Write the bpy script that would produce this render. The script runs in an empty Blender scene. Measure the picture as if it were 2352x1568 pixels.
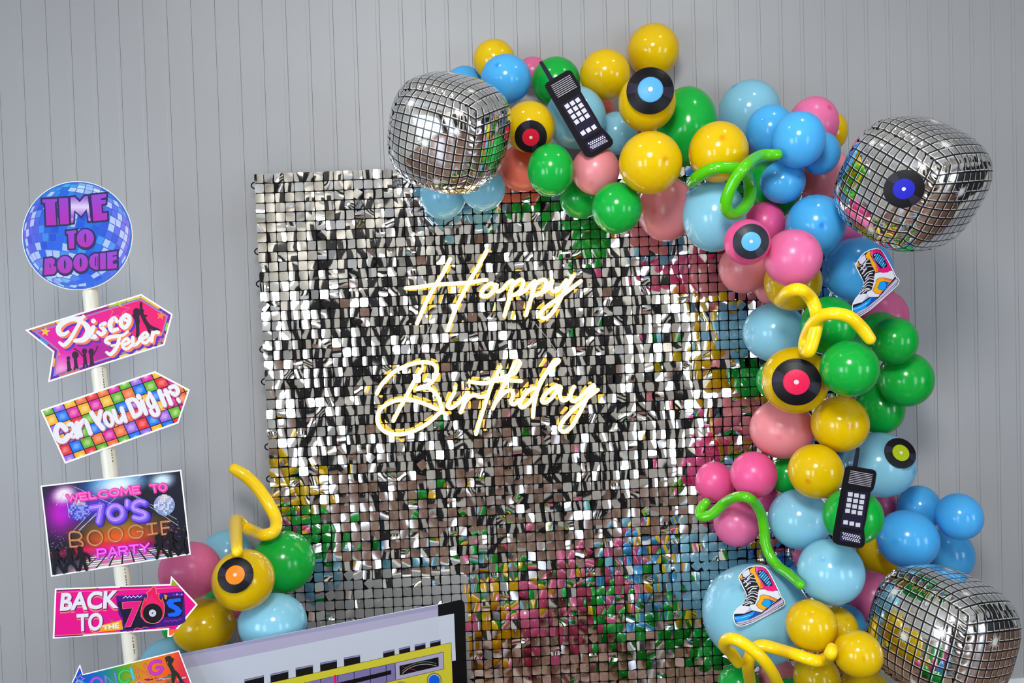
import bpy, bmesh, math, random
import numpy as np
from mathutils import Vector, Matrix, noise
from mathutils.geometry import tessellate_polygon
random.seed(7)
C = bpy.context.scene.collection
SC = bpy.context.scene

# ------------------------------------------------------------------ camera
W, H, F = 2352.0, 1568.0, 1900.0
YAW, PITCH, ROLL, CAMH, DIST = .0718, .02563, -.0301, 1.4014, 2.9
CAM = Vector((0, -DIST, CAMH))
_cy, _sy = math.cos(YAW), math.sin(YAW)
FWD = Vector((_sy*math.cos(PITCH), _cy*math.cos(PITCH), -math.sin(PITCH)))
_r0 = Vector((_cy, -_sy, 0)); _u0 = _r0.cross(FWD)
RT = _r0*math.cos(ROLL) + _u0*math.sin(ROLL)
UP = -_r0*math.sin(ROLL) + _u0*math.cos(ROLL)
cd = bpy.data.cameras.new('camera'); cd.sensor_width = 36.0; cd.lens = F/W*36.0
cd.clip_start = .05; cd.clip_end = 100
cam = bpy.data.objects.new('camera', cd); C.objects.link(cam)
cam.matrix_world = Matrix(((RT.x, UP.x, -FWD.x, CAM.x), (RT.y, UP.y, -FWD.y, CAM.y), (RT.z, UP.z, -FWD.z, CAM.z), (0, 0, 0, 1)))
SC.camera = cam

# ------------------------------------------------------------------ world, exposure, lights
SC.view_settings.view_transform = 'Standard'; SC.view_settings.look = 'None'
SC.view_settings.exposure = 0.0; SC.view_settings.gamma = 1.0
try: SC.view_settings.use_curve_mapping = False
except Exception: pass
wd = bpy.data.worlds.new('room_air'); SC.world = wd; wd.use_nodes = True
wd.node_tree.nodes['Background'].inputs[0].default_value = (.80, .88, 1, 1)
wd.node_tree.nodes['Background'].inputs[1].default_value = .25

def area(name, loc, target, sx, sy, power, col, shape='RECTANGLE', spread=180):
    l = bpy.data.lights.new(name, 'AREA'); l.shape = shape; l.size = sx; l.size_y = sy
    l.energy = power; l.color = col; l.spread = math.radians(spread)
    o = bpy.data.objects.new(name, l); C.objects.link(o); o.location = loc
    d = Vector(target) - Vector(loc)
    o.rotation_euler = d.to_track_quat('-Z', 'Y').to_euler()
    return o
ROOM_Y = -4.7; CEIL = 3.15; RX0, RX1 = -3.4, 4.6
area('photo_lamp', (-.1, -3.05, 2.72), (.95, 0, .25), .66, .66, 33, (1, .99, .97), 'DISK', 120)
for nm, wx, pw in (('a', -1.95, 36), ('b', 2.05, 30)):
    area('window_daylight_'+nm, (wx, ROOM_Y+.12, 1.05), (wx*.7, 0, .9), .66, 1.9, pw, (.74, .87, 1))
area('added_left_fill', (RX0+.06, -3.3, 1.05), (-.2, -.2, .7), 1.5, 1.5, 94, (.68, .82, 1))  # fill lamp added to lift the low left side, set in an unseen window
area('side_window_daylight_far', (RX1-.06, -4.0, 1.05), (1.2, -.2, .7), 1.1, 1.5, 58, (.66, .82, 1))
area('added_wall_fill_c', (-1.4, -3.9, CEIL-.03), (-1.2, ROOM_Y, 1.2), .3, .3, 15, (1, .97, .92), 'DISK')  # fill lamp added to brighten the wall behind the camera
area('added_wall_fill_d', (1.4, -3.9, CEIL-.03), (1.2, ROOM_Y, 1.2), .3, .3, 15, (1, .97, .92), 'DISK')  # second added fill for that same unseen wall
area('ceiling_light_a', (-.3, -1.0, CEIL-.03), (-.3, -1.0, 0), .11, .11, 3.3, (1, .95, .88), 'DISK')
area('ceiling_light_b', (1.1, -1.05, CEIL-.03), (1.1, -1.05, 0), .11, .11, 3.3, (1, .95, .88), 'DISK')

# ------------------------------------------------------------------ helpers
def lin(c):
    return tuple(((v/255)/12.92 if v/255 <= .04045 else ((v/255+.055)/1.055)**2.4) for v in c)
def ray(px, py):
    return (FWD + RT*((px-W/2)/F) - UP*((py-H/2)/F)).normalized()
def at(px, py, Y):
    d = ray(px, py); return CAM + d*((Y-CAM.y)/d.y)
def on(px, py, O, N):
    d = ray(px, py); return CAM + d*((O-CAM).dot(N)/d.dot(N))
def depth(p): return (p-CAM).dot(FWD)
def topx(p):
    d = p-CAM; z = d.dot(FWD); return (W/2+F*d.dot(RT)/z, H/2-F*d.dot(UP)/z)
def crop(ox, oy, s): return lambda x, y: (ox+x/s, oy+y/s)

MATS = {}
def mat(name, col, rough=.5, metal=0, spec=.5, emit=None, estr=1, trans=0, coat=0, lum=0):
    if name in MATS: return MATS[name]
    m = bpy.data.materials.new(name); m.use_nodes = True
    b = m.node_tree.nodes['Principled BSDF']
    b.inputs['Base Color'].default_value = (*col, 1); b.inputs['Roughness'].default_value = rough
    b.inputs['Metallic'].default_value = metal; b.inputs['Specular IOR Level'].default_value = spec
    if coat: b.inputs['Coat Weight'].default_value = coat; b.inputs['Coat Roughness'].default_value = .06
    if emit:
        b.inputs['Emission Color'].default_value = (*emit, 1); b.inputs['Emission Strength'].default_value = estr
    MATS[name] = m
    return m
def nodes(m): return m.node_tree.nodes, m.node_tree.links
def bumpy(m, scale, strength, dist=.01, detail=3):
    n, l = nodes(m); t = n.new('ShaderNodeTexNoise'); t.inputs['Scale'].default_value = scale; t.inputs['Detail'].default_value = detail
    g = n.new('ShaderNodeTexCoord'); l.new(g.outputs['Object'], t.inputs['Vector'])
    b = n.new('ShaderNodeBump'); b.inputs['Strength'].default_value = strength; b.inputs['Distance'].default_value = dist
    l.new(t.outputs['Fac'], b.inputs['Height']); l.new(b.outputs['Normal'], n['Principled BSDF'].inputs['Normal'])
    return t
def vary(m, col, amt, scale):
    n, l = nodes(m); t = n.new('ShaderNodeTexNoise'); t.inputs['Scale'].default_value = scale; t.inputs['Detail'].default_value = 4
    g = n.new('ShaderNodeTexCoord'); l.new(g.outputs['Object'], t.inputs['Vector'])
    r = n.new('ShaderNodeValToRGB')
    r.color_ramp.elements[0].position = .3; r.color_ramp.elements[1].position = .7
    r.color_ramp.elements[0].color = (*[c*(1-amt) for c in col], 1); r.color_ramp.elements[1].color = (*[min(1, c*(1+amt)) for c in col], 1)
    l.new(t.outputs['Fac'], r.inputs['Fac']); l.new(r.outputs['Color'], n['Principled BSDF'].inputs['Base Color'])

def origin_of(o):
    v = Vector((0, 0, 0))
    while o is not None:
        v += o.location; o = o.parent
    return v
def tag(o, label, cat, group=None, kind=None):
    o['label'] = label; o['category'] = cat
    if group: o['group'] = group
    if kind: o['kind'] = kind
    return o
def thing(name, loc, label, cat, group=None):
    o = bpy.data.objects.new(name, None); C.objects.link(o); o.location = loc; o.empty_display_size = .05
    return tag(o, label, cat, group)
def obj(name, vs, fs, m, parent=None, loc=None, smooth=False, cols=None, mats=None, mi=None, uvs=None):
    """link ONE mesh object; vertices are given in world space, origin goes to loc (or the parent's origin)."""
    base = origin_of(parent) if parent else Vector((0, 0, 0))
    o0 = Vector(loc) if loc is not None else base
    me = bpy.data.meshes.new(name)
    me.from_pydata([(v[0]-o0.x, v[1]-o0.y, v[2]-o0.z) for v in vs], [], fs)
    for mm in (mats or [m]): me.materials.append(mm)
    if mi: me.polygons.foreach_set('material_index', mi)
    if smooth: me.polygons.foreach_set('use_smooth', [True]*len(me.polygons))
    if cols:
        a = me.color_attributes.new('Col', 'FLOAT_COLOR', 'POINT')
        a.data.foreach_set('color', [x for c in cols for x in (c[0], c[1], c[2], 1.0)])
    if uvs:
        uv = me.uv_layers.new(name='UVMap')
        uv.data.foreach_set('uv', [x for p in me.polygons for i in p.vertices for x in uvs[i]])
    me.update()
    o = bpy.data.objects.new(name, me); C.objects.link(o)
    if parent: o.parent = parent
    o.location = o0-base
    return o
def structure(name, vs, fs, m, smooth=False):
    o = obj(name, vs, fs, m, smooth=smooth); o['kind'] = 'structure'; return o
BOXF = [(0, 1, 3, 2), (4, 6, 7, 5), (0, 4, 5, 1), (2, 3, 7, 6), (0, 2, 6, 4), (1, 5, 7, 3)]
def box(x0, x1, y0, y1, z0, z1):
    vs = [Vector((x, y, z)) for x in (x0, x1) for y in (y0, y1) for z in (z0, z1)]
    return vs, list(BOXF)
def merge(parts):
    V, Fc = [], []
    for vs, fs in parts:
        b = len(V); V += list(vs); Fc += [tuple(b+i for i in f) for f in fs]
    return V, Fc
def catmull(pts, n=8, closed=False):
    P = [Vector(p) for p in pts]; out = []
    N = len(P); rng = N if closed else N-1
    for i in range(rng):
        p0 = P[(i-1) % N] if (closed or i > 0) else P[0]*2-P[1]
        p1, p2 = P[i], P[(i+1) % N]
        p3 = P[(i+2) % N] if (closed or i < N-2) else P[-1]*2-P[-2]
        for k in range(n):
            t = k/n
            out.append(.5*((2*p1)+(p2-p0)*t+(2*p0-5*p1+4*p2-p3)*t*t+(3*p1-p0-3*p2+p3)*t**3))
    if not closed: out.append(P[-1].copy())
    return out
def tube(pts, rad, seg=16, caps='round'):
    """sweep a circle along pts; rad is a number or one per point; rounded ends."""
    P = [Vector(p) for p in pts]; n = len(P)
    R = [rad]*n if not hasattr(rad, '__len__') else list(rad)
    T = [(P[min(i+1, n-1)]-P[max(i-1, 0)]).normalized() for i in range(n)]
    if caps == 'round':
        pre, pr, post, po = [], [], [], []
        for k in range(5):
            a = math.pi/2*(k/5)
            pre.append(P[0]-T[0]*R[0]*math.cos(a)); pr.append(max(R[0]*math.sin(a), 1e-4))
            b = math.pi/2*((k+1)/5)
            post.append(P[-1]+T[-1]*R[-1]*math.sin(b)); po.append(max(R[-1]*math.cos(b), 1e-4))
        P = pre+P+post; R = pr+R+po; T = [T[0]]*5+T+[T[-1]]*5; n = len(P)
    up = Vector((0, 0, 1)) if abs(T[0].z) < .9 else Vector((1, 0, 0))
    nrm = T[0].cross(up).normalized(); vs, fs = [], []
    for i in range(n):
        nrm = (nrm-T[i]*nrm.dot(T[i])).normalized(); bn = T[i].cross(nrm)
        for k in range(seg):
            a = 2*math.pi*k/seg; vs.append(P[i]+(nrm*math.cos(a)+bn*math.sin(a))*R[i])
        if i:
            b = (i-1)*seg
            for k in range(seg):
                k2 = (k+1) % seg; fs.append((b+k, b+k2, b+seg+k2, b+seg+k))
    fs.append(tuple(reversed(range(seg)))); fs.append(tuple(range((n-1)*seg, n*seg)))
    return vs, fs

# ------------------------------------------------------------------ room shell
M_WALL = mat('panel_wall_paint', (.335, .335, .342), .42, spec=.35); vary(M_WALL, (.335, .335, .342), .035, 1.3)
M_WALL2 = mat('side_wall_paint', (.80, .775, .69), .6)
M_CEIL = mat('ceiling_paint', (.70, .68, .64), .8)
M_FLOOR = mat('brown_floor', (.23, .125, .085), .38)
def floor_planks():
    n, l = nodes(M_FLOOR); g = n.new('ShaderNodeTexCoord'); mp = n.new('ShaderNodeMapping'); mp.inputs['Scale'].default_value = (1.1, 7, 1)
    br = n.new('ShaderNodeTexBrick'); br.inputs['Scale'].default_value = 1.0
    br.inputs['Color1'].default_value = (.26, .14, .092, 1); br.inputs['Color2'].default_value = (.20, .11, .075, 1); br.inputs['Mortar'].default_value = (.06, .035, .025, 1)
    br.inputs['Mortar Size'].default_value = .012
    l.new(g.outputs['Object'], mp.inputs['Vector']); l.new(mp.outputs['Vector'], br.inputs['Vector']); l.new(br.outputs['Color'], n['Principled BSDF'].inputs['Base Color'])
floor_planks()
# ribbed back wall: wide flats, a shallow channel and a fine slit per board
prof = []
PW = .07911; x = -1.40256-PW*26
while x < RX1+PW:
    prof += [(x, 0), (x+.0006, .0020), (x+.0012, 0), (x+PW-.0135, 0), (x+PW-.0105, .0011), (x+PW-.0010, .0011)]
    x += PW
prof = [p for p in prof if RX0 <= p[0] <= RX1]
vs, fs = [], []
for i, (px_, py_) in enumerate(prof):
    vs += [Vector((px_, py_, 0)), Vector((px_, py_, CEIL))]
    if i: fs.append((2*i-2, 2*i, 2*i+1, 2*i-1))
b = len(vs); vs += [Vector((RX0, .05, 0)), Vector((RX0, .05, CEIL)), Vector((RX1, .05, 0)), Vector((RX1, .05, CEIL))]
fs.append((b, b+1, b+3, b+2))
structure('wall_back', vs, fs, M_WALL)
structure('floor', *box(RX0, RX1, ROOM_Y, 0.05, -.06, 0), M_FLOOR)
structure('ceiling', *box(RX0, RX1, ROOM_Y, 0.05, CEIL, CEIL+.06), M_CEIL)
M_WHITE = mat('white_trim', (.72, .72, .72), .45)
structure('baseboard_back', *box(RX0, RX1, -.008, -.0005, 0, .018), M_WHITE)
M_DARK = mat('dark_opening', (.010, .010, .012), .6)
# walls with openings: (from, to, bottom, top) along the wall
def holed(lo, hi, ops, make):
    pc, xx = [], lo
    for a0, a1, z0, z1 in ops:
        pc.append(make(xx, a0, 0, CEIL)); pc.append(make(a0, a1, z1, CEIL))
        if z0: pc.append(make(a0, a1, 0, z0))
        xx = a1
    pc.append(make(xx, hi, 0, CEIL)); return merge(pc)
M_SKYP = mat('bright_window_daylight', (.8, .85, .9), .4, emit=(.84, .92, 1), estr=1.2)
Yb = ROOM_Y
op = [(-3.2, -2.6, 0, 2.85), (-2.3, -1.6, .06, 2.05), (-1.35, -.75, 0, 2.85), (-.25, .2, 0, 2.85), (.65, 1.2, 0, 2.85), (1.7, 2.4, .06, 2.05), (2.7, 3.3, 0, 2.85)]
structure('wall_front', *holed(RX0, RX1, op, lambda a, b, z0, z1: box(a, b, Yb-.1, Yb, z0, z1)), M_WALL2)
structure('wall_left', *holed(ROOM_Y, .05, [(-4.08, -2.52, .28, 1.85)], lambda a, b, z0, z1: box(RX0-.1, RX0, a, b, z0, z1)), M_WALL2)
structure('wall_right', *holed(ROOM_Y, .05, [(-4.58, -3.42, .28, 1.85), (-3.2, -.35, 0, 2.9)], lambda a, b, z0, z1: box(RX1, RX1+.1, a, b, z0, z1)), M_WALL2)
structure('unseen_door_1', *box(RX1+.1, RX1+.14, -3.3, -.25, 0, 3.0), M_DARK)
for i, k in enumerate((0, 2, 3, 4, 6)): structure('unseen_door_%d' % (i+2), *box(op[k][0]-.05, op[k][1]+.05, Yb-.16, Yb-.12, 0, 2.95), M_DARK)  # unseen dark openings added for the sequins to mirror
def win_frame(a0, a1, z0, z1, make): return merge([make(a0, a0+.04, z0, z1), make(a1-.04, a1, z0, z1), make(a0, a1, z0, z0+.04), make(a0, a1, z1-.04, z1)])
for i, k in enumerate((1, 5)):
    a0, a1, z0, z1 = op[k]
    structure('window_%d' % (i+1), *box(a0, a1, Yb-.09, Yb-.07, z0, z1), M_SKYP)
    structure('window_%d_frame' % (i+1), *win_frame(a0, a1, z0, z1, lambda a, b, c, d: box(a, b, Yb-.06, Yb+.02, c, d)), M_WHITE)
structure('window_3', *box(RX0-.09, RX0-.07, -4.08, -2.52, .28, 1.85), M_SKYP)  # pane added behind the left fill lamp
structure('window_4', *box(RX1+.07, RX1+.09, -4.58, -3.42, .28, 1.85), M_SKYP)
# ------------------------------------------------------------------ sequin screen
BYAW, BLEAN = math.radians(2.3), .014
TP = .03285                                                   # tile pitch
EX = Vector((math.cos(BYAW), -math.sin(BYAW), 0)); EN = Vector((-math.sin(BYAW), -math.cos(BYAW), 0))   # EN faces the room
EXr = (EX*math.cos(BLEAN)+Vector((0, 0, 1))*math.sin(BLEAN)).normalized()
EZr = EN.cross(EXr)                                           # points up or down, fixed next line
if EZr.z < 0: EZr = -EZr
BO = at(583, 401, -.075)                                      # top left corner of the tile field
def bp(u, v, n=0): return BO+EXr*u-EZr*v+EN*n                 # u right, v down, n towards the room
M_GRID = mat('black_plastic_grid', (.004, .004, .0045), .7, spec=.15)
M_MIR = mat('mirror_sequin_film', (.83, .83, .84), .045, metal=1.0)
M_PIN = mat('sequin_pin', (.55, .55, .55), .25, metal=.6)
screen = thing('sequin_screen', Vector((BO.x+.95, BO.y-.05, 0)), 'large screen of square mirrored sequins hung on black grid panels against the grey wall', 'sequin backdrop')
NC, NRW = 60, 60
NRW = int((BO.z-.02)/TP)
for pr in range((NRW+9)//10):
    for pc in range(NC//10):
        u0, v0 = pc*10*TP, pr*10*TP; u1 = u0+10*TP; v1 = min((pr+1)*10, NRW)*TP
        parts = []
        def slab(ua, ub, va, vb, na, nb):
            vs = [bp(u, v, n) for u in (ua, ub) for n in (na, nb) for v in (vb, va)]
            return vs, list(BOXF)
        parts.append(slab(u0+.001, u1-.001, v0+.001, v1-.001, -.014, -.009))
        for k in range(10):
            uu = u0+(k+.5)*TP; parts.append(slab(uu-.0015, uu+.0015, v0, v1, -.009, -.0045))
        for k in range(int(round((v1-v0)/TP))):
            vv = v0+k*TP+.004; parts.append(slab(u0, u1, vv-.0012, vv+.0012, -.009, -.006))
        p = obj('grid_panel', *merge(parts), M_GRID, screen)
        if pc == 0:
            for hv in (.035, .255):
                cpt = [bp(u0+.004-.016*math.sin(a), v0+hv+.011*math.cos(a), -.006) for a in [math.pi*k/10 for k in range(11)]]
                obj('clip', *tube(cpt, .0022, 8), M_GRID, p, smooth=True)
# one sequin: a square of film with clipped corners, bent a little, hanging from its pin
def sequin(col, row, rnd):
    hw, zt, zb = .0151, .0056, -.0246
    g = 5
    big = noise.noise(Vector((col*.11, row*.11, 3.1))); big2 = noise.noise(Vector((col*.10, row*.10, 9.7)))
    fine = noise.noise(Vector((col*.9, row*.12, 5.5)))
    yaw = math.radians(.6)+big*.06+fine*.05+rnd.gauss(0, .03)
    pit = -.022+big2*.08+rnd.gauss(0, .032)
    rol = rnd.gauss(0, .016)
    cvx = 1.5+rnd.gauss(0, .7); cvz = rnd.gauss(.3, .8); tw = rnd.gauss(0, .8)
    q = rnd.random()
    if q < .15: yaw += rnd.choice((-1, 1))*rnd.uniform(.1, .45)
    elif q < .22: pit += rnd.uniform(-.3, .3)
    elif q < .24: rol += rnd.choice((-1, 1))*rnd.uniform(.25, .8); pit += .1
    elif q < .37: cvx = rnd.gauss(0, 4); cvz = rnd.gauss(0, 9); tw = rnd.gauss(0, 7)
    elif q < .42: yaw += rnd.gauss(0, .08); pit += rnd.gauss(0, .10)
    vs, fs = [], []
    R = Matrix.Rotation(rol, 3, 'Y') @ Matrix.Rotation(yaw, 3, 'Z') @ Matrix.Rotation(pit, 3, 'X')
    pin = bp((col+.5)*TP, row*TP+.0042, .001+rnd.random()*.002)
    for j in range(g):
        for i in range(g):
            x = -hw+2*hw*i/(g-1); z = zb+(zt-zb)*j/(g-1)
            if i in (0, g-1) and j in (0, g-1): x *= .94; z = z+(-.0009 if j else .0009)
            y = cvx*x*x+cvz*(z-.3*zb)**2+tw*x*z
            p = R @ Vector((x, y, z))                         # local: x right, y away from the room, z up
            vs.append(pin+EXr*p.x-EN*p.y+EZr*p.z)
    for j in range(g-1):
        for i in range(g-1):
            a = j*g+i; fs.append((a, a+1, a+g+1, a+g))
    n0 = len(fs)
    b = len(vs); pr = .0013
    vs.append(pin+EN*.0026)
    for k in range(6):
        a = 2*math.pi*k/6; vs.append(pin+EXr*pr*math.cos(a)+EZr*pr*math.sin(a)+EN*.0006)
    for k in range(6): fs.append((b, b+1+k, b+1+(k+1) % 6))
    return vs, fs, [0]*n0+[1]*6
rnd = random.Random(11)
restv, restf, restm = [], [], []
for row in range(NRW):
    for col in range(NC):
        vs, fs, mi = sequin(col, row, rnd)
        if row < 10 and col < 10:
            obj('sequin', vs, fs, None, screen, smooth=True, mats=[M_MIR, M_PIN], mi=mi)
        else:
            b = len(restv); restv += vs; restf += [tuple(b+i for i in f) for f in fs]; restm += mi
o = obj('sequins', restv, restf, None, screen, smooth=True, mats=[M_MIR, M_PIN], mi=restm); o['kind'] = 'stuff'
# ------------------------------------------------------------------ balloons
YEL, BLU, LBL, GRN, PNK, COR, SAL, HOT, DGR = 'yellow', 'blue', 'pale blue', 'green', 'pink', 'coral', 'salmon', 'hot pink', 'dark green'
LATEX = {YEL: (.83, .565, .002), BLU: (.085, .50, .94), LBL: (.29, .66, .84), GRN: (.006, .47, .055), PNK: (.86, .19, .42),
         COR: (.95, .23, .16), SAL: (.90, .32, .36), HOT: (.90, .12, .36)}
ROUGH = {YEL: .13, BLU: .17, LBL: .16, GRN: .17, PNK: .27, COR: .26, SAL: .27, HOT: .3}
def latex(c):
    nm = c.replace(' ', '_')+'_latex'
    if nm in MATS: return MATS[nm]
    col = LATEX[c]; m = mat(nm, col, ROUGH[c], spec=.5); n, l = nodes(m)
    p = n['Principled BSDF']; out = n['Material Output']
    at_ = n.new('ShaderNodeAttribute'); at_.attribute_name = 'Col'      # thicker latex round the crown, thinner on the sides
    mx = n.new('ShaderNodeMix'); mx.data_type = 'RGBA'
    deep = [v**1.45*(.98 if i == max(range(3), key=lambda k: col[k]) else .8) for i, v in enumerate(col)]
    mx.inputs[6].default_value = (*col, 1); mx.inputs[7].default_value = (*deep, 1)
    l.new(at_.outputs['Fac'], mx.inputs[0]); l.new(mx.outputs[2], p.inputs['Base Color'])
    tr = n.new('ShaderNodeBsdfTranslucent'); l.new(mx.outputs[2], tr.inputs['Color'])
    ms = n.new('ShaderNodeMixShader'); ms.inputs[0].default_value = .30
    l.new(p.outputs[0], ms.inputs[1]); l.new(tr.outputs[0], ms.inputs[2]); l.new(ms.outputs[0], out.inputs['Surface'])
    return m
PROF = [(math.sin(math.radians(a)), math.cos(math.radians(a))) for a in [0.01, 2, 4, 6, 8]+list(range(12, 152, 5))]
PROF += [(.425, -.92), (.32, -.985), (.23, -1.03), (.15, -1.065), (.10, -1.088), (.078, -1.10), (.088, -1.115), (.11, -1.125), (.02, -1.12)]
def balloon_mesh(center, r, crown, sx, sy, spot):
    seg = 56; vs, fs, cols = [], [], []
    q = Vector(crown).normalized().to_track_quat('Z', 'Y').to_matrix()
    for i, (pr, pz) in enumerate(PROF):
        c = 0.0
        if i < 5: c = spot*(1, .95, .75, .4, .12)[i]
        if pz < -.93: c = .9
        for k in range(seg):
            a = 2*math.pi*k/seg
            p = q @ Vector((pr*math.cos(a), pr*math.sin(a), pz))
            a_, b_, c_ = p.dot(RT), p.dot(UP), p.dot(FWD)
            vs.append(center+(RT*a_*sx+UP*b_*sy+FWD*c_)*r); cols.append((c, c, c))
        if i:
            b0 = (i-1)*seg
            for k in range(seg):
                k2 = (k+1) % seg; fs.append((b0+k, b0+seg+k, b0+seg+k2, b0+k2))
    return vs, fs, cols
G1, G2 = 'round balloons of the arching garland', 'round balloons of the small cluster beside the signpost'
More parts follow.
